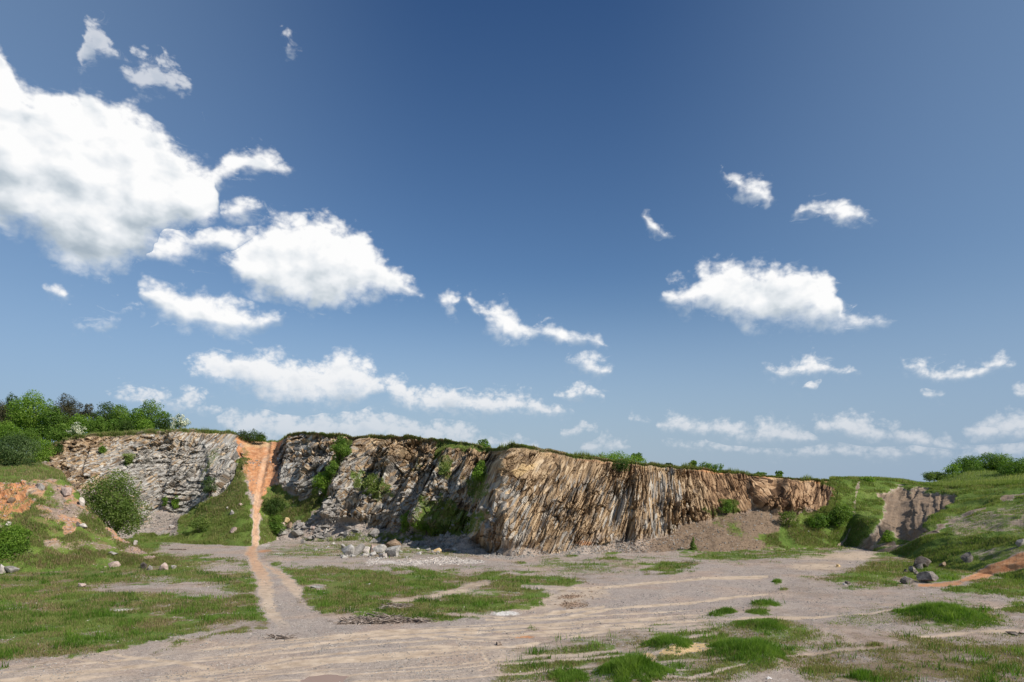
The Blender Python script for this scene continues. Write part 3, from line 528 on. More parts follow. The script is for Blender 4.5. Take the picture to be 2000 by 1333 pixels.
for pts, v in (([(650, 862), (690, 858), (690, 880), (664, 930), (640, 965), (610, 975), (612, 950), (640, 920), (655, 890)], .95), ([(690, 925), (720, 920), (760, 950), (770, 972), (740, 980), (700, 960)], .62),
               ([(855, 862), (960, 872), (950, 885), (880, 884), (850, 900)], .9), ([(830, 985), (870, 975), (905, 1000), (960, 1010), (940, 1050), (860, 1050), (800, 1050)], .68), ([(905, 940), (955, 930), (965, 980), (920, 990)], .55),
               ([(700, 1040), (800, 1040), (860, 1060), (700, 1064), (600, 1064), (590, 1052)], .60), ([(1400, 972), (1436, 980), (1440, 1000), (1410, 1000)], .85), ([(1410, 1010), (1455, 1040), (1450, 1058), (1420, 1040)], .6), ([(1360, 1000), (1390, 985), (1480, 1050), (1450, 1056)], .35),
               ([(865, 905), (895, 905), (890, 950), (865, 940)], .55), ([(1480, 1044), (1515, 1034), (1545, 1024), (1560, 1003), (1600, 998), (1622, 980), (1628, 955), (1606, 940), (1640, 930), (1700, 930), (1700, 1090), (1500, 1068)], .95),
               ([(1490, 1050), (1700, 1045), (1700, 1090), (1480, 1085)], .5), ([(200, 870), (212, 880), (205, 890), (196, 880)], .7), ([(240, 885), (262, 890), (256, 910), (244, 905)], .6), ([(80, 905), (60, 850), (-1500, 700), (-1500, 1100), (60, 1000)], 1.),
               ([(560, 1012), (620, 1020), (640, 1050), (560, 1050)], .25), ([(420, 880), (440, 880), (400, 940), (385, 935)], .35), ([(820, 900), (835, 915), (815, 930), (805, 915)], .4)):
    gr = up(gr, Pw(pts) * v)
lip = ss(wall_t, .955, .985)
lip = lip * (.35 + .65 * ss(fbm(XW / 2.4, YW / 3, 175, 3), .38, .56)); dk = up(dk, ss(wall_t, .94, .97) * (1 - gully) * .55 * (UW > 80)); gr = up(gr, lip * (1 - gully) * .85); dr = up(dr, lip * .25 * (UW < 1500))
# main hillside
hm = ss(UW, 1625, 1650); gr = up(gr, hm)
bare = Pw([(1716, 968), (1758, 952), (1800, 957), (1866, 964), (1862, 980), (1842, 996), (1812, 1012), (1806, 1034), (1780, 1054), (1756, 1052), (1740, 1040), (1712, 1062), (1690, 1080), (1664, 1080), (1700, 1046), (1722, 1016), (1730, 990)], 5)
gr *= 1 - bare * .92; dk = up(dk, bare * .66); so_ = up(so_, bare * .5)
slump = Pw([(1850, 1015), (1910, 1005), (2010, 985), (2060, 1000), (1990, 1040), (1900, 1040), (1860, 1050)], 8); dk = up(dk, slump * .5); gr *= 1 - slump * .45
dk = up(dk, Ew(1945, 1085, 60, 14) * .45); gr *= 1 - Ew(1945, 1085, 60, 14) * .4
for pts, wd in (([(1632, 1072), (1650, 1056), (1662, 1030), (1668, 1000), (1672, 970), (1676, 946)], 3), ([(1690, 1085), (1740, 1074), (1780, 1056), (1830, 1032), (1880, 1010), (1925, 998)], [5, 5, 4, 4, 4, 2]),
                ([(1660, 1080), (1690, 1078), (1720, 1068), (1745, 1062)], 6), ([(1960, 980), (2010, 965), (2080, 950)], 9)):
    k = Lw(pts, wd, 2.5); gr *= 1 - k * .9; so_ = up(so_, k * .5); dk = up(dk, k * .62)
k = Lw([(2400, 1040), (2100, 1070), (2000, 1096), (1960, 1112), (1900, 1130), (1850, 1144)], [30, 28, 24, 18, 12, 8], 3); gr *= 1 - k; rd = up(rd, k * .8)
so_ = up(so_, Ew(1508, 1040, 12, 10) * .6); so_ = up(so_, Ew(1605, 966, 40, 14) * .3)
# bare soils
rd = up(rd, gully * (.42 + .6 * fbm(XW / 2.5, ZW / 2.5, 99, 3)) * (1 - ss(PYW, 985, 1040)) ); rd = up(rd, Pw([(462, 850), (474, 850), (470, 900), (462, 900)], 3) * .8)
rd = up(rd, Ew(492, 900, 18, 40) * .9); rd = up(rd, Ew(532, 915, 14, 60) * .6)
oc = up(oc, Ew(500, 868, 30, 8) * .5)
path_m = Lw([(524, 864), (521, 885), (516, 905), (512, 930), (505, 965), (502, 1000), (500, 1035), (498, 1072)], [9, 11, 13, 14, 15, 15, 15, 17], 3, jw * .3)
gr *= 1 - path_m; rd = up(rd * (1 - path_m * .25), path_m * .48); so_ = up(so_, path_m * .9)
gr *= 1 - gully * .55 * (1 - ss(PYW, 900, 1000))
tan = np.interp(uw, [60, 120, 200, 240, 330, 460, 560, 700, 780, 900, 960, 1100, 1220, 1290, 1340, 1420, 1650], [.75, .68, .4, .2, .15, .15, .22, .35, .42, .5, .72, .66, .62, .38, .55, .78, .85])[None] + (fbm(XW / 5, ZW / 5, 71, 3) - .5) * .5 + ss(wall_t, .6, .98) * .45
oc = up(oc, Pw([(1052, 905), (1040, 925), (1010, 942), (990, 935), (1020, 912)], 4) * .6); tan = np.clip(tan + Ew(1030, 925, 40, 25) * .4, 0, 1)
oc = up(oc, ss(wall_t, .70, .97) * (1 - lip) * .42 * (UW > 560) * ss(fbm(XW / 4, ZW / 1.2, 89, 3), .35, .6)); tan = tan + ss(UW, 1290, 1420) * .62 + .25 * ss(UW, 1040, 1200) * ss(fbm(XW / 6, ZW / 6, 72, 2), .45, .65); rd = up(rd, top_soil * (1 - lip) * (.4 + .3 * ss(UW, 1050, 1500)) * (UW > 560) * ss(fbm(XW / 3, ZW / 1.5, 88, 3), .35, .6))
so_ = up(so_, Pw([(1330, 1040), (1360, 1000), (1400, 1010), (1480, 1020), (1500, 1050), (1440, 1080), (1300, 1078)], 8) * .5); rd = up(rd, Pw([(1340, 1030), (1400, 1005), (1450, 1030), (1420, 1070), (1340, 1060)], 8) * .28)
rd = up(rd, Ew(1140, 1062, 20, 6) * .5); rd = up(rd, np.clip(Ew(1575, 965, 60, 25), 0, 1) * .18)
fan = Pw([(275, 1040), (300, 1000), (318, 985), (345, 1005), (345, 1040)], 4); rock *= 1 - fan * .9; gr *= 1 - fan
# relief
P0 = np.stack([XW, YW, ZW], -1)
N = grid_normals(P0); N = np.where((N[..., 1:2] > 0) & (N[..., 2:3] < .2), -N, N); N = np.where(N[..., 2:3] < -.01, -N, N)
Nw = .22 * N + np.array([0, -.92, .22]); Nw /= np.linalg.norm(Nw, axis=-1, keepdims=True); kW = (ss(wall_t, -.3, .05) * (1 - hm))[..., None]; N = N * (1 - kW) + Nw * kW; N /= np.linalg.norm(N, axis=-1, keepdims=True)
jump = np.zeros_like(UW)
def rib(x_top, x_bot, step, length, y0, y1, flank=12.0, y_fade=14):
    """a rib of rock that stands forward to the right of a slanting joint and sinks back over `length` columns"""
    xj = x_top + (x_bot - x_top) * (PYW - y0) / (y1 - y0) + jwl * .35
    d = PXW - xj
    prof = ss(d, -flank, 1.5) * np.exp(-np.clip(d, 0, None) / length)
    return step * prof * ss(PYW, y0 - y_fade, y0 + 4) * (1 - ss(PYW, y1 - 6, y1 + y_fade))
for a in ((888, 815, 3.6, 45, 880, 1030, 26), (1006, 925, 3.8, 60, 886, 1060, 46), (782, 742, 1.9, 26, 872, 965), (704, 655, 2.8, 35, 864, 960, 26), (608, 580, 1.2, 22, 900, 975), (572, 548, 2.0, 40, 855, 960), (672, 628, 2.8, 50, 965, 1022, 22), (752, 700, 1.6, 40, 880, 1010),
          (832, 775, 1.6, 28, 880, 1020), (866, 790, 1.2, 20, 930, 1040), (930, 880, 1.8, 30, 890, 1000), (1242, 1186, .9, 22, 930, 1064), (1236, 1240, 1.1, 24, 930, 1066), (1262, 1258, .7, 16, 915, 1040), (1296, 1300, .9, 16, 930, 1030), (1156, 1150, .6, 18, 900, 1000),
          (1526, 1536, 2.4, 34, 942, 1000, 16), (1462, 1482, 1.3, 26, 945, 990), (1098, 1060, .8, 30, 900, 1050), (978, 968, 1.0, 14, 975, 1040), (992, 988, .8, 12, 1000, 1060), (345, 322, .8, 30, 850, 990), (405, 420, .7, 20, 870, 950), (180, 168, 1.0, 30, 880, 930)):
    jump += rib(*a)
amp = np.interp(uw, [60, 300, 460, 560, 900, 960, 1200, 1300, 1450, 1500, 1650], [.75, .7, .8, 1.0, 1.0, .72, .72, .88, .9, .95, .75])[None]
sxc = np.interp(uw, [320, 420, 930, 1010], [1.5, 1.2, 1.1, .72])[None]
r1 = fbm(Ac2 / 7.5, Bc2 / 22, 101, 2); r2 = fbm(Ac2 / 2.2, Bc2 / 10, 103, 3); r3 = vn(Ac2 / .62, Bc2 / 3.2, 105)
ck, ce, cgx, cgy = cells(Ac2 / sxc, Bc2 / np.interp(uw, [400, 560, 930, 980], [1.5, 1.9, 2.0, 2.4])[None], 107); ck2, ce2, hx2, hy2 = cells(Ac2 / (sxc * .38), Bc2 / 1.2, 117)
tilt = cgx * (ck - .5) * 1.2 + cgy * (_h(np.floor(ck * 9999), np.floor(ck * 777), 3) - .5) * .9
tilt2 = hx2 * (ck2 - .5) * .9 + hy2 * .25
ridge = 1 - np.abs(2 * vn(Ac2 / 1.5, Bc2 / 9, 109) - 1)
ridge2 = 1 - np.abs(2 * vn(Ac2 / .8, Bc2 / 6, 119) - 1)
ck3, ce3, hx3, hy3 = cells(Ac2 / 2.6 + 3, Bc2 / 7, 127); cm = ss(UW, 1010, 990) ; 
rel = (r1 - .5) * 2.0 + (fbm(Ac2 / 19, Bc2 / 30, 161, 2) - .5) * 2.2 * ss(UW, 960, 1040) + (r2 - .5) * .8 + ((ck3 - .5) * 1.0 + hx3 * (ck3 - .3) * 1.2) * (1.3 - sxc * -.1 - .9 * ss(UW, 930, 1000)) + (ck - .5) * 1.0 + tilt * 1.0 + (ck2 - .5) * .62 + tilt2 * .7 + (ridge - .5) * .40 + (ridge2 - .5) * .30 - (1 - ss(ce, 0, .12)) * .40 - (1 - ss(ce2, 0, .15)) * .15 + (_h(np.floor(UW * .8), np.floor(PYW * .7), 5) - .5) * .10
fade_top = 1 - ss(wall_t, .93, .99) * .75
rockd = rock * fade_top
zone = .38 + 1.0 * ss(fbm(Ac2 / 6, Bc2 / 5, 151, 3), .34, .64)
smz = np.clip(Pw([(985, 985), (1060, 985), (1110, 1045), (1135, 1075), (985, 1090)], 14) * .6 + Pw([(1330, 985), (1400, 960), (1500, 985), (1500, 1020), (1380, 1030)], 12) * .45 + Pw([(1000, 925), (1060, 900), (1040, 935), (1005, 950)], 6) * .5, 0, 1)
ledge = (vn(Bc2 / 3.1 + ck3 * 2, Ac2 / 9, 157) > .62) * .35 + (vn(Bc2 / 1.3 + ck * 1.5, Ac2 / 3, 159) > .6) * .16
rel = rel * .92 + ledge - .15 + (1 - ss(UW, 900, 980)) * (((ck - .5) * .6 + (ck3 - .5) * .8) * (1 - .6 * ss(UW, 400, 430) * (1 - ss(UW, 500, 520))) - (ridge2 - .5) * .3 - (r3 - .5) * .22 - (1 - ss(ce, 0, .12)) * .25)
disp = rel * amp * zone * (1 - smz * .7) * rockd * (1 - np.clip(gr, 0, 1) * .45) + jump * np.clip(rock + .25, 0, 1) * (1 - ss(wall_t, .80, 1.0) * .75)
soft = (fbm(XW / 2.2, ZW / 1.6 + YW / 2.4, 131, 4) - .5) * (1 - .6 * ss(UW, 380, 440) * (1 - ss(UW, 490, 500)))
disp += soft * (1 - rockd) * .75 * ss(wall_t, -1, -.9) * (1 - ss(wall_t, .9, 1) * .6)
disp += hm * (fbm(XW / 7, YW / 7, 133, 3) - .5) * 1.6 * ss(wall_t, -1, -.75) * (1 - ss(wall_t, .8, 1))
disp -= bare * .55; rd = up(rd, bare * .3); disp += bare * (ck - .5) * .35
# gully trough and turf lip
disp -= gully * .15 * ss(wall_t, -1, -.6); disp -= Lw([(524, 864), (512, 930), (502, 1000), (500, 1040)], 8, 4, 0) * .35
disp += ss(wall_t, .972, .99) * .45 * (1 - gully) * (UW > 80) * (1 - hm)
PW = P0 + N * disp[..., None]
out = np.array([0, -1, .0]); PW += out * (jump * .1 * rock)[..., None]
# plateau rows behind the lip
brow = PW[-1]; 
back = []
for dY, dz in ((1.2, .08), (3, .15), (7, .2), (14, .2), (28, 0), (60, -1.5), (140, -5), (400, -14), (1200, -20)):
    yb = YW[-1] + dY; zz = ZW[-1] + dz + (fbm(XW[-1] / 6, yb / 6, 141, 3) - .5) * (.35 if dY < 60 else 0)
    lt = 1 - ss(uw, 60, 480); zz += lt * np.interp(dY, [0, 15, 40, 140, 400, 1200], [0, .6, 3, 6, 0, 0])
    rt = ss(uw, 1790, 1900); zz += rt * np.interp(dY, [0, 14, 28, 60, 140, 1200], [0, .8, 3.2, 3.5, 1, 0])
    back.append(np.stack([(uw - CX) / F * yb, yb, zz], -1))
PB = np.array([brow - [0, 0, .02]] + back)
# dense plateau rows near the edge come from interpolation
kk = np.interp(np.linspace(0, 1, 60), [0, 1], [0, len(PB) - 1]); PBd = np.stack([PB[int(math.floor(t))] * (1 - (t % 1)) + PB[min(int(math.floor(t)) + 1, len(PB) - 1)] * (t % 1) for t in kk])
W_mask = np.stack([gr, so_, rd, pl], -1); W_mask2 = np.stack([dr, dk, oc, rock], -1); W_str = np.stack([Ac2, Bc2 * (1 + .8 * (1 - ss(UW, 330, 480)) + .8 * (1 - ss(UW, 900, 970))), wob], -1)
def sheet(name, P, c0, c1, mask, mask2, extra=None, mat=MC, smooth=False):
    sl = slice(c0, c1); at_ = {'mask': mask[:, sl].reshape(-1, 4), 'mask2': mask2[:, sl].reshape(-1, 4)}
    for k, v in (extra or {}).items(): at_[k] = v[:, sl].reshape(-1, 3) if v.ndim == 3 else v[:, sl].ravel()
    Q = P[:, sl]; o = new_mesh(name, Q.reshape(-1, 3), grid_faces(Q.shape[0], Q.shape[1]), mat, smooth, attrs=at_)
    return tagp(o, kind='structure')
ic = int(np.searchsorted(uw, 1640))
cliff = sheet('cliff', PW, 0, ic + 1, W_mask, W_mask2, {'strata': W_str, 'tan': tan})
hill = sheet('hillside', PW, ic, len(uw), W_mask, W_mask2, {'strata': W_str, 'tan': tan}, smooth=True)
pm = np.zeros(PBd.shape[:2] + (4,)); pm[..., 0] = 1; pm[0, :, 0] = gr[-1]; pm2 = np.zeros_like(pm); pm2[..., 0] = .35
plate = sheet('plateau', PBd, 0, len(uw), pm, pm2, mat=MG, smooth=True)

# ------------------------------------------------------------------ left bank (spur with its grassy terrace)
ub = np.unique(np.concatenate([np.arange(-1200, -40, 12), np.arange(-40, 350, 1.3)]))
b_contact = ctl([(-1200, 1190), (-200, 1135), (0, 1118), (60, 1118), (150, 1112), (230, 1106), (300, 1104), (350, 1100)])
b_crest = ctl([(-1200, 860), (-200, 925), (0, 938), (60, 936), (118, 940), (140, 950), (158, 972), (175, 996), (200, 1022), (230, 1050), (262, 1064), (290, 1078), (320, 1090), (350, 1103)])
b_cw = ctl([(-1200, 18), (0, 16), (120, 15), (200, 9), (260, 5), (320, 2), (350, 1)])
pc = sm(b_contact, ub, 15); pcr = sm(b_crest, ub, 5); cw = sm(b_cw, ub, 9)
cY = F * CH / (pc - HY); crY = cY + cw; czr = CH + (HY - pcr) / F * crY
mid_t = np.linspace(0, 1, 130)[:, None]; shp = mid_t ** .95
Yf1 = cY - 1.2 + (crY - cY + 1.2) * mid_t; Zf1 = -.35 + (czr + .35) * shp
terr = 1 - ss(ub, 118, 168)                                # terrace carries on behind the crest, elsewhere the bank drops again
bt = np.linspace(0, 1, 60)[1:, None]
Yb1 = crY + (142 - crY) * bt * terr + (1 - terr) * bt * (cw + 4); ztb = CH + (950 - np.interp(ub, [-200, 0, 80, 130, 170], [895, 906, 908, 928, 970])) / F * 142
Zb1 = czr + terr * (ztb - czr) * ss(bt, 0, 1) ** .9 - (1 - terr) * (czr + .6) * bt ** 1.1
YB = np.concatenate([Yf1, Yb1]); ZB = np.concatenate([Zf1, Zb1]); UB = np.repeat(ub[None], YB.shape[0], 0); XB = (UB - CX) / F * YB
PYB = HY - (ZB - CH) / YB * F; tB = np.concatenate([np.repeat(mid_t, len(ub), 1), np.repeat(1 + bt, len(ub), 1)])
jb = (fbm(XB / 1.5, YB / 1.5 + ZB / 1.5, 201, 4) - .5); Pb = lambda pts, s=5: poly(UB, PYB, pts, s, jb * 24); Eb = lambda cx, cy, rx, ry: ell(UB, PYB, cx, cy, rx, ry, .45, jb * 1.1)
front = (tB <= 1.0) * 1.
gb = .42 + .5 * ss(fbm(XB / 2.4, (YB + ZB) / 2.4, 203, 4), .38, .6) * front + .6 * (1 - front); gb = np.clip(gb, 0, 1)
gb = np.where((front > 0) & (PYB > 1085), np.maximum(gb, .85), gb)
rb = ss(fbm(XB / 1.8, (YB + ZB) / 1.8, 205, 4), .36, .56) * .68 * front * (1 - ss(PYB, 1050, 1090))
red1 = Pb([(-400, 938), (40, 940), (70, 946), (60, 965), (75, 985), (50, 1000), (20, 1010), (-10, 1020), (-400, 1030)]) * front
rb = up(rb * .85, red1 * .8); gb *= 1 - red1 * .6; gb = np.clip(gb + .08, 0, 1)
for cx, cy, rx, ry, v in ((125, 962, 20, 13, .5), (75, 958, 14, 11, .6), (120, 1000, 40, 20, .25), (136, 1032, 12, 14, .5), (240, 1050, 26, 12, .85), (215, 1032, 12, 12, .6), (100, 1062, 16, 10, .5), (268, 1075, 24, 6, .6), (290, 1090, 12, 4, .5)):
    k = Eb(cx, cy, rx, ry) * front; gb *= 1 - k * .8; rb = up(rb, k * v * .75)
sb = np.clip(Eb(100, 1063, 18, 10) + Eb(70, 955, 20, 12) + Eb(145, 1030, 16, 12), 0, 1) * front * .9
db = ss(fbm(XB / 1.2, (YB + ZB) / 1.2, 207, 3), .5, .75) * .6
PBk = np.stack([XB, YB, ZB], -1); NB = grid_normals(PBk); NB = np.where(NB[..., 2:3] < 0, -NB, NB)
dB = (fbm(XB / 3, (YB + ZB) / 3, 211, 4) - .5) * 1.3 + (fbm(XB / .7, (YB + ZB) / .7, 213, 3) - .5) * .35
ckb, ceb, _, _ = cells(XB / 1.6, (ZB * 1.3 + YB * .5) / 1.2, 215); dB += (red1 + sb) * (ckb - .5) * 1.0
dB *= ss(tB, 0, .08) * (1 - ss(tB, 1.5, 2) * .7)
PBk = PBk + NB * dB[..., None]; rmask = np.clip(sb * .8, 0, 1)
bank = new_mesh('bank', PBk.reshape(-1, 3), grid_faces(*UB.shape), MC, True, attrs={'mask': np.stack([gb, np.clip(.15 * front + sb * .7, 0, .9), rb, np.zeros_like(gb)], -1).reshape(-1, 4), 'mask2': np.stack([db, .6 * front * (1 - red1) * (1 - rb * .6), 0 * db, rmask], -1).reshape(-1, 4),
    'strata': np.stack([XB * .7 - ZB * .7, XB * .7 + ZB * .7, YB], -1).reshape(-1, 3), 'tan': (.5 + 0 * XB).ravel()})
tagp(bank, kind='structure')
# ------------------------------------------------------------------ grass, as blades
def scatter(P, weight, n, seed):
    """n random points on a sheet; weight per cell; sampling follows the sheet's own grid density"""
    r = np.random.default_rng(seed); wv = np.clip((weight[:-1, :-1] + weight[1:, 1:]) / 2, 0, None).ravel(); cdf = np.cumsum(wv); 
    k = np.searchsorted(cdf, r.random(n) * cdf[-1]).clip(0, len(wv) - 1); nc = P.shape[1] - 1; i = k // nc; j = k % nc; a = r.random(n)[:, None]; b = r.random(n)[:, None]
    return (P[i, j] * (1 - a) + P[i + 1, j] * a) * (1 - b) + (P[i, j + 1] * (1 - a) + P[i + 1, j + 1] * a) * b, i, j
def blades(name, pts, h, wd, mat, seed, tint=None, lean=.45, parent=None, loc=None, fan=1):
    r = np.random.default_rng(seed); n = len(pts); an = r.random(n) * 2 * np.pi; la = r.random(n) * 2 * np.pi
    h = h * (.55 + .9 * r.random(n)); wd = np.broadcast_to(wd, (n,)) * (.6 + .8 * r.random(n))
    s = np.stack([np.cos(an), np.sin(an), 0 * an], -1) * wd[:, None] / 2; l = lean * h * r.random(n)
    tip = pts + np.stack([np.cos(la) * l, np.sin(la) * l, h], -1); base = pts - [0, 0, .04]
    V = np.stack([base - s, base + s, tip], 1).reshape(-1, 3); Fc = np.arange(3 * n).reshape(n, 3)
    t = np.clip((r.random(n) if tint is None else tint + (r.random(n) - .5) * .5), 0, 1)
    return new_mesh(name, V, Fc, mat, False, parent, {'tint': np.repeat(t, 3)}, loc)
AREA = 1.0
def field(name, P, mask, U_, PY_, n, seed, hmul=1.0, dry=None):
    vis = (U_ > -120) & (U_ < 2120) & (PY_ < 1420)
    patch = ss(fbm(P[..., 0] / 2.2, P[..., 1] / 2.2 + P[..., 2] / 2, seed, 4), .30, .62)
    wgt = np.where(vis, np.clip(mask - .12, 0, 1) ** 1.4 * (.12 + patch), 0)
    pts, i, j = scatter(P, wgt, n, seed); d = pts[:, 1]
    mk = mask[i, j]; pa = patch[i, j]
    h = hmul * (.07 + .15 * pa * mk) * (.7 + .3 * d / 80); wd = .022 + .0006 * d
    tn = .15 + .75 * fbm(pts[:, 0] / 3.5, pts[:, 1] / 3.5 + pts[:, 2] / 3, seed + 7, 3)
    isd = (rng.random(n) < (.10 + (dry[i, j] * .75 if dry is not None else 0)))
    o1 = blades(name, pts[~isd], h[~isd], wd[~isd], M_grass, seed, tn[~isd]); tagp(o1, 'short green grass growing over the quarry ground', 'grass', kind='stuff')
    o2 = blades('dry_' + name, pts[isd], h[isd] * 1.1, wd[isd], M_dry, seed + 1); tagp(o2, 'dry straw coloured grass stalks among the green', 'dry grass', kind='stuff')
field('grass', G_P, G_mask[..., 0] * (1 - G_mask[..., 1] * .8), U, PYc, 330000, 301, 1.0, G_mask2[..., 0])
PYWc = PYW
field('slope_grass', PW, gr * (1 - so_ * .8), UW, PYW, 210000, 303, 1.35, dr + dk * .5)
field('bank_grass', PBk, gb, UB, PYB, 90000, 305, 1.4, db + .25)
tw = np.where((U > -60) & (U < 2060) & (PYc < 1345), np.clip(G_mask[..., 0] - .35, 0, 1) * ss(fbm(Xg / 1.3, YY / 1.3, 331, 3), .56, .68), 0)
pts, i, j = scatter(G_P, tw, 24000, 333); tn = fbm(pts[:, 0] / 1.3, pts[:, 1] / 1.3, 331, 3)
tagp(blades('tufted_grass', pts, .12 + 1.5 * (tn - .52).clip(0, .2), .03 + .0006 * pts[:, 1], M_lush, 335, fbm(pts[:, 0] / 6, pts[:, 1] / 6, 7, 2) - .1, .7), 'darker taller tufts dotted through the meadow grass', 'grass tufts', kind='stuff')
# top edge sward, ragged against the sky
lipw = np.zeros_like(UW); lipw[-6:-1] = 1; lipw *= (UW > 60) & (UW < 2080) & (gully < .3)
pts, i, j = scatter(PW, lipw, 16000, 309); tn = fbm(pts[:, 0] / 3, pts[:, 1] / 3, 5, 3)
tagp(blades('edge_grass', pts, .10 + .75 * ss(tn, .48, .8), .09, M_grass, 311, tn - .1), 'ragged turf along the rim of the quarry wall', 'turf', kind='stuff')
yy_ = np.linspace(0, 1, PBd.shape[0])[:, None] * np.ones((1, PBd.shape[1]))
uB = np.repeat(uw[None], PBd.shape[0], 0); pyB = HY - (PBd[..., 2] - CH) / PBd[..., 1] * F
wB = ((uB > 1620) & (uB < 2100) & (PBd[..., 1] < 230)) * 1.0 + ((uB > -60) & (uB < 560) & (PBd[..., 1] < 200)) * .15
pts, i, j = scatter(PBd, wB, 40000, 313); tn = fbm(pts[:, 0] / 4, pts[:, 1] / 4, 6, 3)
tagp(blades('plateau_grass', pts, .25 + .35 * tn, .12, M_grass, 315, tn + .1), 'tall grass on the level ground above the quarry', 'grass', kind='stuff')

# grass mounds one can tell apart
def mound(px, py, wpx, hgt, n, label, seed, hb=.34):
    c = ground_at(px, py); r = wpx / 2 * c[1] / F; z = floor_z(c[0], c[1]); rs = np.random.default_rng(seed); n = int(n * 1.5)
    a = rs.random(n) * 2 * np.pi; q_ = rs.random(n) ** .6 * 1.25; x = np.cos(a) * q_ * r; y = np.sin(a) * q_ * r * 1.25
    edge = .62 + .62 * fbm(np.cos(a) * 1.5 + seed, np.sin(a) * 1.5 + seed, seed, 3) + (fbm(x / .5, y / .5 + seed, seed + 1, 2) - .5) * .5; q2 = q_ / edge; ok = q2 < 1
    x, y, q2 = x[ok], y[ok], q2[ok]; tuft = fbm(x / .55 + seed, y / .7, seed + 5, 3)
    zz = np.array([floor_z(c[0] + a_, c[1] + b_) for a_, b_ in zip(x, y)]) - z
    o = blades('grass_mound', np.stack([x, y, zz], -1), hb * .72 * (.2 + 1.6 * tuft) * np.clip(1.15 - q2 ** 2, .12, 1), .026 + .0004 * c[1], M_lush, seed, fbm(x / .9, y / .9, seed + 3, 3) * .9 + tuft * .5 - .15, 1.0, loc=(c[0], c[1], z))
    tagp(o, label, 'grass', 'lush grass mounds on the gravel')
mound(1850, 1212, 172, .7, 15000, 'largest lush green grass mound, alone on the gravel at the right', 401, .55)
mound(1466, 1277, 165, .5, 14000, 'wide green grass mound right of the ochre sand strip', 403, .5)
mound(1306, 1262, 108, .45, 9000, 'dark green grass mound just behind the ochre sand strip', 405, .45)
mound(1230, 1322, 150, .5, 15000, 'nearest lush grass mound at the bottom edge of the photo', 407, .5)
mound(1492, 1228, 105, .3, 7000, 'flat grass mound on the gravel behind the widest lush one', 409, .36)
mound(1495, 1185, 50, .3, 2600, 'small round grass clump alone on the gravel, farthest of the clumps', 411, .36)
mound(1419, 1197, 42, .2, 1800, 'small low grass clump left of the round one on the gravel', 413, .32)
mound(1480, 1199, 46, .2, 1500, 'thin flat grass clump in front of the small round clump', 415, .26)
mound(1518, 1138, 18, .2, 500, 'tiny grass clump alone on the far gravel', 417, .3)
mound(1108, 1320, 90, .3, 6000, 'ragged grass clump left of the nearest lush mound', 419, .34)

# ------------------------------------------------------------------ rocks
def rock_mat(name, lo, hi, tint=(1, 1, 1)):
    m, e = new_mat(name); tc = e.n('ShaderNodeTexCoord').outputs['Object']
    oi = e.n('ShaderNodeObjectInfo').outputs['Random']; v = e.vm('ADD', tc, e.n('ShaderNodeCombineXYZ', None, X=e.m('MULTIPLY', oi, 37.), Y=oi, Z=oi).outputs[0])
    n = e.noise(v, 2.2, 6, .65); n2 = e.noise(v, 14, 3, .7)
    c = e.ramp(e.m('ADD', e.m('MULTIPLY', n, .6), e.m('MULTIPLY', n2, .4)), [(.32, tuple(l * .45 for l in lo)), (.46, lo), (.6, hi), (.75, tuple(min(1, h * 1.25) for h in hi))])
    return finish(m, e, c, .9, n2, .5, .06)
R_grey = rock_mat('rock_grey', (.20, .185, .17), (.37, .345, .315)); R_pale = rock_mat('rock_pale', (.34, .30, .27), (.58, .53, .48)); R_dark = rock_mat('rock_dark', (.085, .07, .062), (.21, .18, .155))
R_light = rock_mat('rock_light_grey', (.27, .255, .235), (.50, .475, .44)); R_mid = rock_mat('rock_mid_grey', (.12, .105, .095), (.27, .24, .215)); R_pink = rock_mat('rock_pinkish', (.30, .22, .19), (.50, .40, .35)); R_och = rock_mat('rock_ochre', (.42, .30, .15), (.66, .52, .31)); R_white = rock_mat('rubble_white', (.55, .52, .50), (.82, .80, .77)); R_brown = rock_mat('rock_brown', (.16, .11, .075), (.33, .25, .18))
import bmesh
def rock_verts(seed, dims, sub=3, cuts=9, rough=.035):
    bm = bmesh.new(); bmesh.ops.create_icosphere(bm, subdivisions=sub, radius=1); V = np.array([v.co[:] for v in bm.verts]); Fc = np.array([[v.index for v in f.verts] for f in bm.faces]); bm.free()
    r = np.random.default_rng(seed)
    for _ in range(cuts):
        n = r.normal(size=3); n[2] *= .7; n /= np.linalg.norm(n); d = .36 + .22 * r.random(); t = V @ n - d; k = t > 0; V[k] -= np.outer(t[k], n)
    V *= (1 + (fbm(V[:, 0] * 2 + seed, V[:, 1] * 2 + V[:, 2] * 1.7, seed, 3) - .5) * rough * 4)[:, None]
    V /= np.abs(V).max(0); V *= np.array(dims) / 2; return V, Fc
def boulder(px, py, w, h, mat, label, seed, Y=None, z=None, cat='boulder', name='boulder', rot=None, sink=.24, group=None, cuts=15, dp=.8):
    if Y is None: c = ground_at(px, py); zz = floor_z(c[0], c[1])
    else: c = at(px, py, Y); zz = c[2]
    k = c[1] / F * 1.08; V, Fc = rock_verts(seed, (w * k, w * k * dp, h * k * 1.12), 3, cuts)
    rs = np.random.default_rng(seed + 1); a = (rs.random() - .5) * .7 if rot is None else rot; ca, sa = math.cos(a), math.sin(a)
    V = V @ np.array([[ca, 0, sa], [0, 1, 0], [-sa, 0, ca]]) if abs(a) > 0 and rot is not None else V @ np.array([[ca, sa, 0], [-sa, ca, 0], [0, 0, 1]])
    V[:, 2] += h * k * (.5 - sink)
    return tagp(new_mesh(name, V, Fc, mat, False, None, None, (c[0], c[1], zz)), label, cat, group)
LB = 'boulders lying at the foot of the left bank'
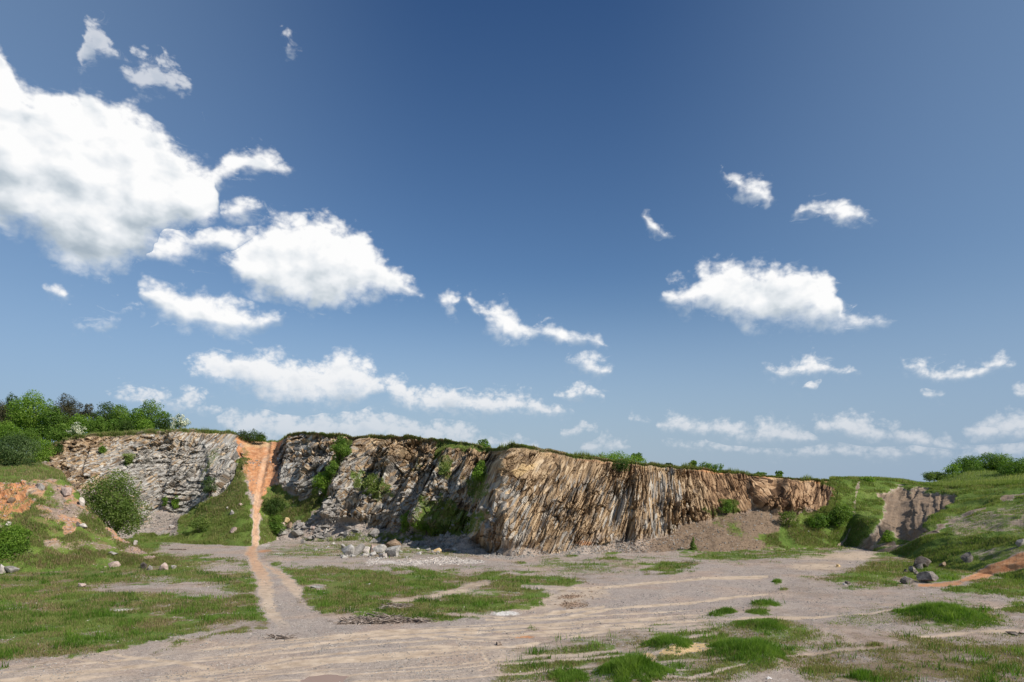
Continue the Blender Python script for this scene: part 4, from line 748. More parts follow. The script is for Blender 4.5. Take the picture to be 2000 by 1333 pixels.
def Ybank(px, py):
    j = int(np.argmin(abs(ub - px))); i = int(np.argmin(abs(PYB[:130, j] - py))); return PBk[i, j]
def on_bank(px, py, w, h, mat, label, seed, **k):
    p = Ybank(px, py); o = boulder(px, py, w, h, mat, label, seed, Y=float(p[1]), **k); o.location = p; return o
def on_wall(px, py):
    j = int(np.argmin(abs(uw - px))); i = int(np.argmin(abs(PYW[:, j] - py))); return PW[i, j]
def wall_boulder(px, py, w, h, mat, label, seed, **k):
    p = on_wall(px, py); o = boulder(px, py, w, h, mat, label, seed, Y=float(p[1]), **k); o.location = p; return o
for a in ((160, 1148, 18, 10, R_pink, 'small blocky pinkish boulder alone in the left meadow', 1), (176, 1106, 19, 15, R_grey, 'rounded grey boulder at the left bank foot beside a pale upright stone', 2),
          (189, 1100, 8, 16, R_och, 'pale yellow upright stone leaning behind a rounded grey boulder', 3), (220, 1108, 24, 15, R_pink, 'wide brownish boulder with a pale lower edge, at the left bank foot', 4),
          (281, 1111, 14, 14, R_dark, 'dark narrow boulder half hidden in grass, left of a squat grey one', 5), (293, 1113, 13, 11, R_grey, 'squat grey boulder between the dark narrow one and a pitted one', 6),
          (317, 1114, 20, 17, R_pink, 'pitted pinkish grey boulder, tallest near the end of the bank', 7), (339, 1112, 11, 9, R_pale, 'small pale boulder at the very end of the left bank row', 8),
          (163, 1106, 10, 7, R_pale, 'small pale stone touching the left side of a rounded grey boulder', 9)): boulder(*a, group=LB)
for a in ((3, 1122, 20, 24, R_pale, 'pale upright boulder cut by the left photo edge', 11), (26, 1117, 28, 13, R_grey, 'low flat grey boulder under the front left bush', 12), (220, 1084, 18, 9, R_grey, 'grey slab leaning on the lower left bank', 13),
          (160, 990, 12, 20, R_pale, 'pale jagged rock sticking out of the bank edge beside the big bush', 14), (154, 1024, 12, 9, R_dark, 'dark cracked rock block halfway up the left bank', 15), (160, 1034, 14, 9, R_pale, 'pale rock block just below the dark cracked one on the bank', 16),
          (78, 958, 18, 20, R_grey, 'pointed grey rock under the turf at the top of the bank', 17), (132, 966, 24, 15, R_pink, 'broad brownish pink rock near the top of the bank', 18), (22, 980, 14, 10, R_brown, 'brown stone lodged in the red soil of the bank', 19),
          (264, 1062, 10, 12, R_pale, 'small white stone near the low end of the bank crest', 20), (16, 1030, 10, 12, R_pale, 'whitish stone above the front left bush', 21)): on_bank(*a)
MP = 'grey blocks piled on the quarry floor'
for a in ((671, 1074, 12, 12, R_grey, 'small grey block behind the left end of the block pile', 31), (682, 1086, 32, 22, R_grey, 'leftmost large grey block of the pile', 32), (700, 1085, 25, 23, R_dark, 'dark sided block with a pale top, second large one of the pile', 33),
          (716, 1084, 20, 15, R_pale, 'pale flat slab between the two halves of the block pile', 34), (727, 1082, 15, 20, R_pink, 'narrow pinkish block at the middle of the pile', 35), (728, 1088, 14, 10, R_grey, 'small square block at the front centre of the pile', 36),
          (744, 1084, 30, 20, R_grey, 'grey block behind the pale front block of the pile', 37), (749, 1090, 22, 13, R_pale, 'pale low block at the front of the pile', 38), (766, 1088, 32, 27, R_grey, 'biggest grey block at the right end of the pile', 39),
          (768, 1073, 35, 20, R_brown, 'brownish upright slab at the back right of the pile', 40), (805, 1066, 16, 9, R_grey, 'grey block lying alone right of the pile by a grassy hump', 41)): boulder(*a[:4], {R_grey: R_light, R_dark: R_grey}.get(a[4], a[4]), *a[5:], group=MP, cuts=14, sink=.14)
for a in ((706, 1052, 18, 10, R_pale, 'flat pale slab with a straight top edge above the block pile', 42), (913, 1074, 12, 10, R_pale, 'lone white boulder at the foot of the big buttress', 43), (855, 1078, 20, 10, R_och, 'tan boulder, left of three low ones in a row', 44),
          (873, 1076, 16, 7, R_pink, 'low pinkish boulder, middle of three in a row', 45), (890, 1076, 16, 7, R_pale, 'pale low boulder, right of three in a row', 46), (594, 1062, 12, 8, R_grey, 'grey stone at the left edge of the central scree', 47),
          (629, 1056, 22, 10, R_grey, 'grey rock cluster low in the central scree', 48), (644, 1044, 18, 9, R_brown, 'brown tilted slab in the central scree', 49), (852, 1056, 14, 9, R_brown, 'brown boulder on the earth heap below the bush', 50),
          (1050, 1153, 8, 5, R_pale, 'small white stone in the grass left of the pink gravel', 51), (618, 1148, 26, 5, R_grey, 'flat grey slab lying in the middle meadow', 52), (720, 1143, 10, 3, R_white, 'small flat white stone in the middle meadow', 53)): boulder(*a)
GP = 'boulders tumbled beside the gully path'
for a in ((553, 1044, 24, 16, R_grey, 'large round grey boulder at the lower left of the tumbled heap', 61), (580, 1044, 30, 13, R_grey, 'long pale grey slab at the lower right of the tumbled heap', 62), (549, 1027, 16, 10, R_pink, 'pinkish boulder near the top left of the tumbled heap', 63),
          (560, 1018, 14, 10, R_och, 'orange stained boulder on top of the tumbled heap', 64), (565, 1030, 16, 12, R_brown, 'brown boulder in the middle of the tumbled heap', 65), (590, 1031, 22, 10, R_pale, 'white topped boulder right of the tumbled heap', 66),
          (612, 1035, 13, 11, R_pink, 'pale pink boulder below the leaning rock slabs', 67), (641, 1022, 14, 12, R_pale, 'light grey boulder on the upper scree', 68), (681, 1034, 16, 14, R_grey, 'grey boulder right of the upper scree', 69)): wall_boulder(*a, group=GP)
for a in ((470, 987, 9, 8, R_pink, 'small pink stone high on the grassy slope left of the path', 71), (453, 1005, 11, 9, R_grey, 'grey stone half way down the grassy slope left of the path', 72), (458, 1038, 15, 10, R_pink, 'brownish boulder near the foot of the slope left of the path', 73),
          (337, 1032, 13, 7, R_pale, 'pale stone at the edge of the grey scree fan', 74), (445, 995, 6, 5, R_pale, 'tiny pale stone above the grey one on the slope', 75)): wall_boulder(*a)
boulder(427, 1052, 14, 8, R_grey, 'grey stone in the grass at the foot of the left slope', 76); boulder(448, 1051, 28, 4, R_brown, 'long brown flat slab in the grass at the foot of the left slope', 77)
RB = 'boulders in the grass below the right hillside'
for a in ((1773, 1140, 24, 17, R_pink, 'square pinkish boulder with a pale top beside the gravel', 81), (1814, 1138, 36, 21, R_grey, 'largest boulder beside the gravel, dark left side and ridged front', 82), (1782, 1117, 16, 12, R_grey, 'grey speckled boulder left of the dark pointed one', 83),
          (1794, 1112, 14, 12, R_pink, 'rounded pinkish boulder in front of the dark pointed one', 84), (1802, 1107, 34, 21, R_dark, 'dark pointed boulder at the back of the right group', 85), (1768, 1117, 9, 7, R_dark, 'small dark stone at the left end of the right group', 86), (1790, 1122, 12, 7, R_dark, 'low dark stone in the middle of the right group', 87)):
    boulder(a[0], a[1] + 2, a[2] * 1.04, a[3] * 1.12, R_mid if a[4] in (R_grey, R_pink) else R_dark, *a[5:], group=RB, cuts=13, sink=.16)
for a in ((1842, 1108, 17, 16, R_brown, 'brown upright boulder on the slope right of the group', 88), (1894, 1100, 24, 21, R_mid, 'pitted boulder with a pale top standing alone on the slope', 89), (1996, 1070, 16, 16, R_grey, 'grey boulder on the hillside at the right photo edge', 90)):
    p = on_wall(a[0], a[1]); o = boulder(*a, Y=float(p[1])); o.location = p
boulder(1978, 1242, 26, 11, R_dark, 'dark rock at the left end of a low row by the right photo edge', 91); boulder(1998, 1240, 20, 9, R_pink, 'pink and black rock cut by the right photo edge', 92)
boulder(1656, 1141, 13, 10, R_dark, 'small black lump with a white patch beside it on the gravel edge', 93, cat='rock', name='rock'); boulder(1650, 1143, 6, 4, R_white, 'tiny white stone against the black lump', 94, cat='stone', name='stone')
boulder(1637, 1107, 9, 6, R_och, 'small yellow stone where the hillside paths meet', 95, cat='stone', name='stone')
boulder(1502, 1330, 10, 6, R_white, 'small white stone at the bottom edge of the photo', 96, cat='stone', name='stone')

# loose stones: too many to count
def stones(name, P, wgt, n, size, mat, seed, label, flat=.6):
    pts, i, j = scatter(P, wgt, n, seed); r = np.random.default_rng(seed + 2)
    T = np.array([[1, 0, 0], [-.5, .87, 0], [-.5, -.87, 0], [.1, 0, .9], [.2, .1, -.6], [-.4, .3, .6]]); TF = np.array([[0, 1, 3], [1, 5, 3], [5, 2, 3], [2, 0, 3], [1, 0, 4], [2, 1, 4], [0, 2, 4], [1, 2, 5]])
    sz = size * (.4 + 1.8 * r.random(n) ** 3) * (.6 + .4 * pts[:, 1] / 90); V = np.repeat(T[None], n, 0) + (r.random((n, 6, 3)) - .5) * .7
    V *= sz[:, None, None]; V[..., 2] *= flat; a = r.random(n) * 6.28; ca, sa = np.cos(a)[:, None], np.sin(a)[:, None]; x = V[..., 0] * ca - V[..., 1] * sa; y = V[..., 0] * sa + V[..., 1] * ca
    V = np.stack([x, y, V[..., 2]], -1) + pts[:, None]; Fc = (TF[None] + 6 * np.arange(n)[:, None, None]).reshape(-1, 3)
    return tagp(new_mesh(name, V.reshape(-1, 3), Fc, mat), label, 'gravel', kind='stuff')
visg = (U > -60) & (U < 2060) & (PYc < 1345)
bare_g = visg * np.clip(1 - G_mask[..., 0], .06, 1) * (1 - G_mask[..., 1] * .8)
stones('gravel', G_P, bare_g * ss(fbm(Xg / 2, YY / 2, 61, 4), .35, .7), 34000, .055, R_grey, 501, 'loose grey gravel scattered over the quarry floor')
stones('pale_gravel', G_P, visg * (.04 + G_mask[..., 3] * .2) * ss(fbm(Xg / 3, YY / 3, 63, 4), .5, .7), 4000, .05, R_pale, 503, 'scattered small pale stones on the quarry floor')
rub = np.clip(line(U, PYc, [(722, 1099), (745, 1094)], 9, 3) + line(U, PYc, [(782, 1099), (815, 1099)], 9, 3) + line(U, PYc, [(820, 1098), (870, 1096), (945, 1099)], [8, 9, 4], 3), 0, 1)
stones('white_rubble', G_P, rub, 1500, .13, R_pale, 505, 'strip of broken white rubble along the far floor', .55)
stones('brick_rubble', G_P, np.clip(ell(U, PYc, 1113, 1166, 26, 4) + ell(U, PYc, 1120, 1182, 28, 7) + ell(U, PYc, 1140, 1160, 30, 20) * .1, 0, 1), 900, .075, R_brown, 507, 'patch of broken reddish rubble on the gravel')
twall = (1 - rock) * (wall_t < .12) * (1 - gr) * (UW > 100) * (UW < 1640) * (1 - path_m) * (1 - gully * .6)
stones('scree', PW, twall * (PYW < 1100) * (1 - .8 * ss(UW, 1150, 1300)), 13000, .10, R_grey, 509, 'grey scree scattered below the rock wall', .75)
tb = ((wall_t < .35) * ((UW > 580) & (UW < 980)) * (1 - gr * .8) * ss(fbm(XW / 2, YW / 2, 66, 3), .45, .7))
stones('scree_blocks', PW, tb, 900, .36, R_grey, 511, 'broken blocks scattered over the central scree', .8)
stones('brown_scree', PW, twall * (UW > 1150), 6000, .07, R_brown, 513, 'brown scree under the right part of the wall', .75)
stones('loose_blocks', G_P, np.clip(ell(U, PYc, 725, 1086, 62, 7) + ell(U, PYc, 830, 1080, 90, 10) * .25 + ell(U, PYc, 620, 1070, 60, 8) * .3, 0, 1), 170, .24, R_light, 517, 'small broken blocks strewn round the grey block pile', .8)
stones('bank_stones', PBk, front * (1 - gb) * ((UB > -40)), 2500, .10, R_pink, 515, 'small stones in the bare earth of the left bank')

# ------------------------------------------------------------------ trees and bushes
def leaves(lobes, n, size, seed, up_bias=.35, flat=1.0, hollow=.55):
    """leaf quads spread through a set of lobes (cx, cy, cz, rx, ry, rz)"""
    r = np.random.default_rng(seed); L = np.array(lobes, float); vol = (L[:, 3] * L[:, 4] * L[:, 5]) ** .75; k = r.choice(len(L), n, p=vol / vol.sum())
    d = r.normal(size=(n, 3)); d /= np.linalg.norm(d, axis=1, keepdims=True); rad = (hollow + (1 - hollow) * r.random(n) ** .5)
    rad *= .58 + .84 * fbm(d[:, 0] * 2.2 + k * 3.1, d[:, 1] * 2.2 + d[:, 2] * 1.9, seed + 5, 3)
    c = L[k, :3] + d * L[k, 3:] * rad[:, None]
    cl = r.normal(size=(n // 9 + 1, 3)) * size * 1.1; gi = np.arange(n) % len(cl); c = c + cl[gi] * .0
    nr = d * .9 + r.normal(size=(n, 3)) * .75; nr[:, 2] += up_bias; nr /= np.linalg.norm(nr, axis=1, keepdims=True)
    t = np.cross(nr, r.normal(size=(n, 3))); t /= np.linalg.norm(t, axis=1, keepdims=True); b = np.cross(nr, t)
    s = size * (.55 + .9 * r.random(n))[:, None]
    V = np.stack([c - t * s * .5, c - b * s * .42, c + t * s * .5, c + b * s * .42], 1)
    return V.reshape(-1, 3), np.arange(4 * n).reshape(n, 4), k, c
def limb(pts, r0, r1, ns=6):
    pts = np.array(pts, float); V = []; Fc = []
    for i, p in enumerate(pts):
        d = pts[min(i + 1, len(pts) - 1)] - pts[max(i - 1, 0)]; d /= np.linalg.norm(d) + 1e-9; a = np.cross(d, [.3, 1, .1]); a /= np.linalg.norm(a); b = np.cross(d, a); r = r0 + (r1 - r0) * i / (len(pts) - 1)
        for k in range(ns): V.append(p + (a * math.cos(2 * math.pi * k / ns) + b * math.sin(2 * math.pi * k / ns)) * r)
    for i in range(len(pts) - 1):
        for k in range(ns): Fc.append([i * ns + k, i * ns + (k + 1) % ns, (i + 1) * ns + (k + 1) % ns, (i + 1) * ns + k])
    return np.array(V), np.array(Fc)
def merge(parts):
    V = []; Fc = []; o = 0
    for v, f in parts: V.append(v); Fc.append(f + o); o += len(v)
    return np.concatenate(V), np.concatenate(Fc)
def plant(name, loc, w, h, mat, label, cat, seed, nl=None, leaf=.2, lobes=7, group=None, spread=1.0, airy=False, low=.0, cone=False, dome=False, crown='crown', stem='trunk', blossom=0.):
    r = np.random.default_rng(seed); root = empty(name, loc); tagp(root, label, cat, group); rx = w / 2; L = []
    for i in range(lobes):
        a = 6.283 * (i + r.random() * .6) / lobes; t = (i + .5) / lobes
        if cone: zz = h * (.2 + .7 * t); q_ = rx * (1 - t) * .6; L.append((math.cos(a) * q_ * .5, math.sin(a) * q_ * .5, zz, rx * (1.05 - t), rx * (1.05 - t), h * .16)); continue
        if dome: zz = h * (.25 + .2 * r.random()); q_ = rx * .72 * math.sqrt(r.random()); L.append((math.cos(a) * q_, math.sin(a) * q_ * .6, zz * (1 - .5 * q_ / rx), rx * .38, rx * .3, h * (.62 - .3 * q_ / rx))); continue
        zc = low + (h - low) * (.22 + .52 * r.random()); prof = math.sin(min(1, max(.12, (zc / h))) * 2.6 + .2); q_ = rx * .62 * spread * (.45 + .55 * r.random()) * max(.35, prof); s = (.30 + .2 * r.random()) * (.75 if airy else 1)
        L.append((math.cos(a) * q_, math.sin(a) * q_, zc, rx * s * 1.15, rx * s * 1.1, min(h * .30, rx * s * 1.1) * (.7 if airy else 1)))
    if not cone and not dome: L += [(0, 0, low + (h - low) * .56, rx * .55, rx * .5, (h - low) * .36), (rx * .1, 0, h * .84, rx * .38, rx * .36, h * .15)]
    for _ in range(6 if not airy else 10): # twigs poking out of the outline
        b = L[r.integers(len(L))]; d = r.normal(size=3); d[2] = abs(d[2]); d /= np.linalg.norm(d); L.append((b[0] + d[0] * b[3] * 1.05, b[1] + d[1] * b[4], b[2] + d[2] * b[5] * 1.05, rx * .14, rx * .14, rx * .15))
    L = [(a_, b_, max(c_, f_ * .7), d_, e_, f_) for a_, b_, c_, d_, e_, f_ in L]
    mxh = max(a_[2] + a_[5] * .92 for a_ in L); L = [(a_[0], a_[1], a_[2] * h / mxh, a_[3], a_[4], a_[5] * h / mxh) for a_ in L]
    ext = max(abs(a_[0]) + a_[3] * .92 for a_ in L); kx = rx / ext; L = [(a_[0] * kx, a_[1] * kx, a_[2], a_[3] * kx, a_[4] * kx, a_[5]) for a_ in L]
    n = int((nl or min(15000, max(700, w * h * (150 if not airy else 85) * (.2 / leaf) ** 2))) * 1.25)
    V, Fc, k, c = leaves(L, n, leaf, seed + 1, hollow=.5 if not airy else .35); tl = r.random(len(L)) * .5 + .2
    V[:, 2] = np.maximum(V[:, 2], .02); tint = np.clip(tl[k] + (r.random(n) - .5) * .5 + (fbm(c[:, 0] / (w * .12 + .2), c[:, 2] / (w * .12 + .2), seed + 9, 2) - .5) * .7, 0, 1)
    if blossom: tint = tint * .5; bl = (fbm(c[:, 0] / .9 + seed, c[:, 2] / .6, seed + 11, 2) + (c[:, 2] / h) * .25 > 1 - blossom) & (r.random(n) < .8); tint[bl] = .9
    new_mesh(crown, V, Fc, mat, False, root, {'tint': np.repeat(tint, 4)})
    parts = []; tr = max(.03, w * .018)
    top = (r.normal() * .1 * w, 0, h * .7); parts.append(limb([(0, 0, -.3), (top[0] * .3, 0, h * .3), top], tr * 1.5, tr * .5))
    for b in L[:min(lobes, 8)]: parts.append(limb([(top[0] * .2, 0, h * .12 + b[2] * .15), (b[0] * .5, b[1] * .5, b[2] * .65), (b[0], b[1], b[2] + b[5] * .4)], tr * .8, tr * .18, 5))
    v, f = merge(parts); new_mesh(stem, v, f, M_bark, True, root)
    return root
def surf(px, py, Y): p = at(px, py, Y); return p
GT = 'trees on the plateau above the left cliff'
# (col, top row, base row, width px, distance, mat, airy, label, seed)
TT = [(-8, 782, 850, 66, 176, M_pine, 0, 'brownish dark pine at the left photo edge', 1), (60, 763, 862, 80, 170, M_bright, 0, 'tallest bright green tree of the row, round crowned', 2), (22, 770, 860, 46, 182, M_dark, 0, 'dark green tree between the left edge pine and the tallest bright tree', 3),
      (128, 769, 845, 64, 182, M_pine, 0, 'dark brown green pine with a pointed top right of the tallest tree', 4), (100, 792, 866, 46, 168, M_mid, 0, 'mid green tree standing in front of the pointed dark pine', 5), (152, 806, 858, 52, 168, M_bright, 0, 'bright green low tree behind the left blossoming hawthorn', 6),
      (171, 788, 848, 34, 184, M_pine, 1, 'thin dark pine between the pointed pine and the round dark tree', 7), (206, 785, 846, 50, 180, M_dark, 0, 'round dark green tree in the middle of the row', 8), (234, 790, 846, 40, 176, M_mid, 0, 'mid green tree just right of the round dark tree', 9),
      (266, 796, 846, 56, 172, M_bright, 0, 'broad bright green tree left of the open crowned tree', 10), (296, 780, 842, 58, 174, M_mid, 1, 'open crowned tree with sky showing through near the row end', 11), (321, 816, 843, 32, 170, M_dark, 0, 'low dark shrub under the open crowned tree', 12),
      (192, 812, 858, 36, 165, M_mid, 0, 'mid green shrub right of the left blossoming hawthorn', 13), (222, 818, 852, 40, 164, M_mid, 0, 'low green shrub at the centre of the thicket front', 14), (284, 818, 846, 30, 164, M_bright, 0, 'small bright shrub below the open crowned tree', 15),
      (122, 826, 866, 36, 162, M_mid, 0, 'green shrub left of the left blossoming hawthorn', 16), (252, 820, 849, 30, 163, M_dark, 0, 'dark round shrub between two green ones on the thicket front', 17)]
for px, pt_, pb_, wp, Y, mt, ai, lb, sd_ in TT:
    k = Y / F; b = at(px, pb_, Y); plant('tree' if wp > 33 else 'shrub', b - [0, 0, 1.2], wp * k * 1.28, (pb_ - pt_) * k + 1.2, mt, lb, 'tree' if wp > 33 else 'shrub', 600 + sd_ * 7, leaf=.26 if mt is not M_pine else .2, airy=bool(ai), group=GT, lobes=9)
H_ = 'hawthorns in white blossom'
for px, t_, b_, wp, Y, lb, s_ in ((149, 822, 858, 36, 160, 'white blossoming hawthorn at the centre of the left thicket', 1), (350, 806, 842, 42, 164, 'white blossoming hawthorn at the right end of the tree row', 2)):
    k = Y / F; plant('hawthorn', at(px, b_, Y) - [0, 0, .3], wp * k, (b_ - t_) * k, M_haw, lb, 'hawthorn', 760 + s_ * 5, leaf=.2, group=H_, blossom=.5, airy=True)
BS = [  # col, top, base, width, distance, mat, label, kwargs
 (30, 848, 934, 86, 128, M_grey, 'big grey green willow bush at the left edge above the bank', dict(leaf=.2, lobes=10)),
 (84, 858, 902, 62, 150, M_bright, 'bright green bush right of the grey green willow bush', dict(lobes=8)), (8, 822, 880, 72, 158, M_bright, 'bright green bush behind the grey green willow bush', dict(lobes=8)), (62, 836, 882, 50, 160, M_mid, 'mid green bush under the tallest bright tree', dict(lobes=8)),
 (115, 864, 908, 28, 152, M_dark, 'small dark bush on the upper left corner of the cliff', dict(airy=True)),
 (225, 917, 1060, 132, 101, M_olive, 'big round bush standing alone in front of the left cliff', dict(leaf=.19, lobes=20, nl=16000, spread=1.25)),
 (16, 1022, 1112, 92, 86, M_bright, 'bright bush at the left edge in front of the bank', dict(leaf=.15, lobes=10, nl=9000)), (48, 1054, 1112, 42, 86, M_mid, 'darker low bush against the right side of the bright left edge bush', dict(leaf=.15, lobes=7)),
 (190, 1012, 1046, 24, 97, M_bright, 'small bright shrub on the bank below the big round bush', dict(leaf=.14, airy=True)), (158, 1068, 1100, 40, 93, M_mid, 'low shrub on the bank above the rounded grey boulder', dict(leaf=.13)), (205, 1064, 1096, 26, 94, M_olive, 'narrow olive shrub on the bank behind the wide brownish boulder', dict(leaf=.13)),
 (487, 838, 861, 64, 162, M_dark, 'wide dark bush on the rim above the gully', dict(dome=True, lobes=10)), (510, 848, 862, 20, 162, M_mid, 'small bush at the right end of the wide dark rim bush', {}),
 (944, 857, 880, 42, 134, M_mid, 'rim bush left of the big buttress', dict(lobes=7)),
 (1196, 878, 908, 132, 121, M_bright, 'long domed bright bush on the rim of the main wall', dict(dome=True, lobes=16, nl=6000, leaf=.17)), (1246, 883, 902, 28, 122, M_mid, 'darker sprig at the right end of the long domed bush', dict(airy=True)),
 (1382, 902, 922, 62, 127, M_mid, 'low spreading rim bush right of the long domed one', dict(dome=True, lobes=9)), (1354, 899, 915, 18, 126, M_mid, 'small spiky rim bush touching the low spreading one', dict(airy=True)),
 (1484, 921, 933, 26, 131, M_mid, 'small rim bush between the spreading bush and the lone sapling', {}), (1522, 920, 934, 17, 132, M_mid, 'lone little sapling on the rim against the sky', dict(airy=True)), (1306, 904, 916, 14, 122, M_dark, 'tiny dark bush on the rim of the main wall', {}),
 (1692, 930, 944, 30, 140, M_bright, 'small bright bush on the rim where two hillside paths start', {}),
]
for k_, (px, t_, b_, wp, Y, mt, lb, kw) in enumerate(BS):
    k = Y / F; kw = dict(kw); plant('bush', at(px, b_, Y) - [0, 0, .25], wp * k, (b_ - t_) * k + .25, mt, lb, 'bush', 800 + k_ * 11, crown='foliage', stem='stem', **kw)
WS = [(672, 858, 918, 42, M_mid, 'tall green bush in the cleft near the left of the middle wall', 1), (632, 922, 968, 42, M_bright, 'bright bush low on the middle wall beside the cleft', 1), (655, 905, 940, 26, M_mid, 'small bush joining the cleft bush and the bright one', 0), (730, 930, 972, 40, M_olive, 'sparse olive bush in the middle of the ribbed wall', 2),
      (876, 912, 945, 26, M_olive, 'sparse bush high on the wall left of the big buttress', 2), (942, 905, 955, 36, M_bright, 'yellow green bush in the dark recess beside the big buttress', 1), (832, 978, 1046, 58, M_bright, 'tall bright bush at the wall foot, right of a pair', 1), (798, 1000, 1046, 44, M_bright, 'lower bright bush at the wall foot, left of a pair', 1), (868, 1010, 1044, 40, M_olive, 'low olive scrub right of the pair of wall foot bushes', 2),
      (534, 972, 1010, 46, M_dark, 'dark bush beside the gully path', 1), (540, 1005, 1042, 50, M_mid, 'green bush below the dark one beside the gully path', 1), (413, 934, 970, 38, M_grey, 'grey green bush at the lower right of the left cliff', 2), (342, 966, 996, 18, M_bright, 'small bright bush at the foot of the left cliff', 1), (325, 970, 994, 12, M_mid, 'tiny bush left of the small bright one at the left cliff foot', 0),
      (1354, 1044, 1080, 18, M_olive, 'small conical young tree alone at the foot of the wall', 3), (1420, 976, 1006, 34, M_mid, 'bush on the scree below the main wall', 2), (1540, 998, 1032, 44, M_olive, 'olive bush under the right end of the wall', 2), (1640, 984, 1030, 58, M_mid, 'broad green bush in the corner left of the hillside path', 1),
      (1600, 1000, 1032, 50, M_mid, 'green bush left of the broad one in the wall corner', 1), (1210, 900, 922, 40, M_dark, 'dark bush hanging below the long domed rim bush', 0), (390, 1010, 1040, 50, M_olive, 'olive scrub on the slope left of the gully', 2), (1733, 1036, 1062, 22, M_bright, 'small bright plant below the eroded patch', 2), (202, 872, 888, 14, M_bright, 'tiny bright plant on the left cliff face', 0), (251, 888, 908, 15, M_olive, 'tiny olive plant on the left cliff face', 0)]
for px, t_, b_, wp, mt, lb, kd in WS:
    p = on_wall(px, b_); k = p[1] / F; nm = 'young_tree' if kd == 3 else 'bush'
    plant(nm, p - [0, 0, .2], wp * k, (b_ - t_) * k + .2, mt, lb, 'tree' if kd == 3 else 'bush', 1100 + int(px), leaf=.18, airy=(kd == 2), cone=(kd == 3), crown='crown' if kd == 3 else 'foliage', stem='trunk' if kd == 3 else 'stem')
RT = [(1862, 905, 928, 34, 165, M_bright, 'airy bright bush at the left end of the hilltop thicket', True), (1892, 890, 934, 50, 172, M_mid, 'tall bush second from the left in the hilltop thicket', False), (1925, 884, 936, 58, 178, M_mid, 'tallest bush at the centre of the hilltop thicket', False), (1958, 886, 938, 50, 176, M_mid, 'tall bush right of centre in the hilltop thicket', False),
      (1984, 893, 950, 74, 142, M_mid, 'nearest and fullest bush of the hilltop thicket at the right edge', False), (2040, 880, 948, 80, 160, M_mid, 'bush just past the right edge of the hilltop thicket', False), (1908, 912, 936, 40, 160, M_dark, 'low dark bush in front of the tall hilltop bushes', False), (1815, 922, 932, 18, 160, M_olive, 'tiny bush alone on the slope below the hilltop thicket', False), (1962, 925, 948, 40, 146, M_dark, 'dark low bush left of the fullest bush at the right edge', False),
      (1835, 918, 934, 44, 168, M_olive, 'low olive bush left of the airy bright hilltop bush', False), (1880, 922, 940, 60, 158, M_olive, 'wide low olive scrub in front of the hilltop thicket', False)]
for i_, (px, t_, b_, wp, Y, mt, lb, ai) in enumerate(RT):
    k = Y / F; plant('bush', at(px, b_, Y) - [0, 0, .9], wp * k * 1.3, (b_ - t_) * k + .9, mt, lb, 'bush', 1300 + i_ * 13, airy=ai, group='bushes on the right hilltop', crown='foliage', stem='stem', lobes=10, leaf=.22)

# ------------------------------------------------------------------ brush pile, planks, puddles
def brush(px, py, w, h, n, label, seed):
    c = ground_at(px, py); k = c[1] / F; r = np.random.default_rng(seed); parts = []
    for _ in range(n):
        x = np.clip(r.normal() * .28, -.75, .62) * w * k; y = r.normal() * .35 * h * k * 2.5; z = abs(r.normal()) * h * k * .35 * max(.1, 1 - abs(x) / (w * k * .6)); a = r.normal() * .5; L = (.5 + r.random() * 1.6); e = r.normal() * .2
        d = np.array([math.cos(a), math.sin(a), e]) * L / 2; p = np.array([x, y, z + .06]); m_ = p + r.normal(size=3) * .06 * L; A = p - d; B = p + d; A[2] = max(A[2], .02); B[2] = max(B[2], .02)
        parts.append(limb([A, m_, B], .03 + .02 * r.random(), .012, 5))
    v, f = merge(parts); return tagp(new_mesh('brush_pile', v, f, M_twig, True, None, None, (c[0], c[1], floor_z(c[0], c[1]))), label, 'brush pile')
m, e = new_mat('dead_wood'); pos = e.n('ShaderNodeNewGeometry').outputs['Position']; M_twig = finish(m, e, e.ramp(e.noise(pos, 5, 4), [(.35, (.10, .075, .06)), (.55, (.26, .21, .175)), (.7, (.48, .42, .37))]), .9)
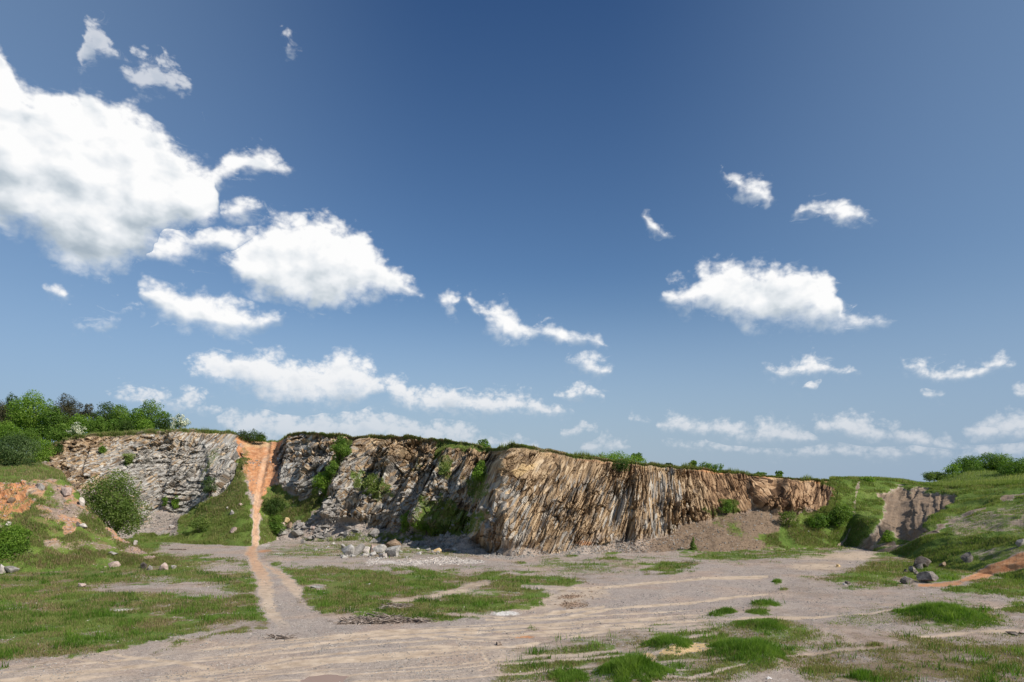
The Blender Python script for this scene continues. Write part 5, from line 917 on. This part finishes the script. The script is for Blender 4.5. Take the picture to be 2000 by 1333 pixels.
brush(752, 1214, 135, 13, 230, 'pile of dead brown branches at the gravel edge in the middle', 901); brush(692, 1218, 50, 4, 30, 'few thin branches lying left of the large dead branch pile', 903); brush(550, 1246, 24, 3, 22, 'small twig bundle on the gravel left of the branch pile', 905)
brush(775, 1190, 40, 6, 60, 'small heap of pale sticks in the grass behind the branch pile', 907)
def plank(px, py, w, label, rot):
    c = ground_at(px, py); k = c[1] / F; v, f = limb([(-w * k / 2, 0, .08), (0, 0, .10), (w * k / 2, 0, .07)], .14, .10, 6); o = new_mesh('log', v, f, M_twig, True, None, None, (c[0], c[1], floor_z(c[0], c[1]))); o.rotation_euler.z = rot; return tagp(o, label, 'log')
plank(323, 1066, 20, 'dark log lying at the far end of the grey gravel patch', .1); plank(347, 1074, 34, 'longer brown log lying on the grey gravel patch', -.05); plank(830, 1081, 52, 'brown log lying right of the grey block pile', .06); plank(975, 1259, 10, 'short stick lying on the gravel', .4)
def puddle(px, py, rx, ry, label, seed, mat):
    c = ground_at(px, py); c0 = ground_at(px, py - ry); c1 = ground_at(px, py + ry); a = rx * c[1] / F; b = (c0[1] - c1[1]) / 2; n = 48; V = [(0, 0, 0)]
    for i in range(n): t = 2 * math.pi * i / n; q_ = .8 + .45 * float(vn(np.array([math.cos(t) * 2 + seed]), np.array([math.sin(t) * 2.]), seed)[0]); V.append((math.cos(t) * a * q_, math.sin(t) * b * q_, 0))
    V = np.array(V); Fc = np.array([[0, i + 1, (i + 1) % n + 1] for i in range(n)]); z = max(floor_z(c[0] + x_, c[1] + y_) for x_, y_ in ((0, 0), (a * .5, 0), (-a * .5, 0), (0, b * .4), (0, -b * .4)))
    return tagp(new_mesh('puddle', V, Fc, mat, False, None, None, (c[0], c[1], floor_z(c[0], c[1]) + .075)), label, 'puddle', kind='structure')
m, e = new_mat('muddy_water'); pos = e.n('ShaderNodeNewGeometry').outputs['Position']; bs = e.n('ShaderNodeBsdfPrincipled', None, Base_Color=(.24, .12, .06, 1), Roughness=.12); e.t.links.new(bs.outputs[0], e.n('ShaderNodeOutputMaterial').inputs[0]); M_wat = m
puddle(632, 1326, 54, 12, 'reddish muddy puddle at the bottom edge', 921, M_wat)
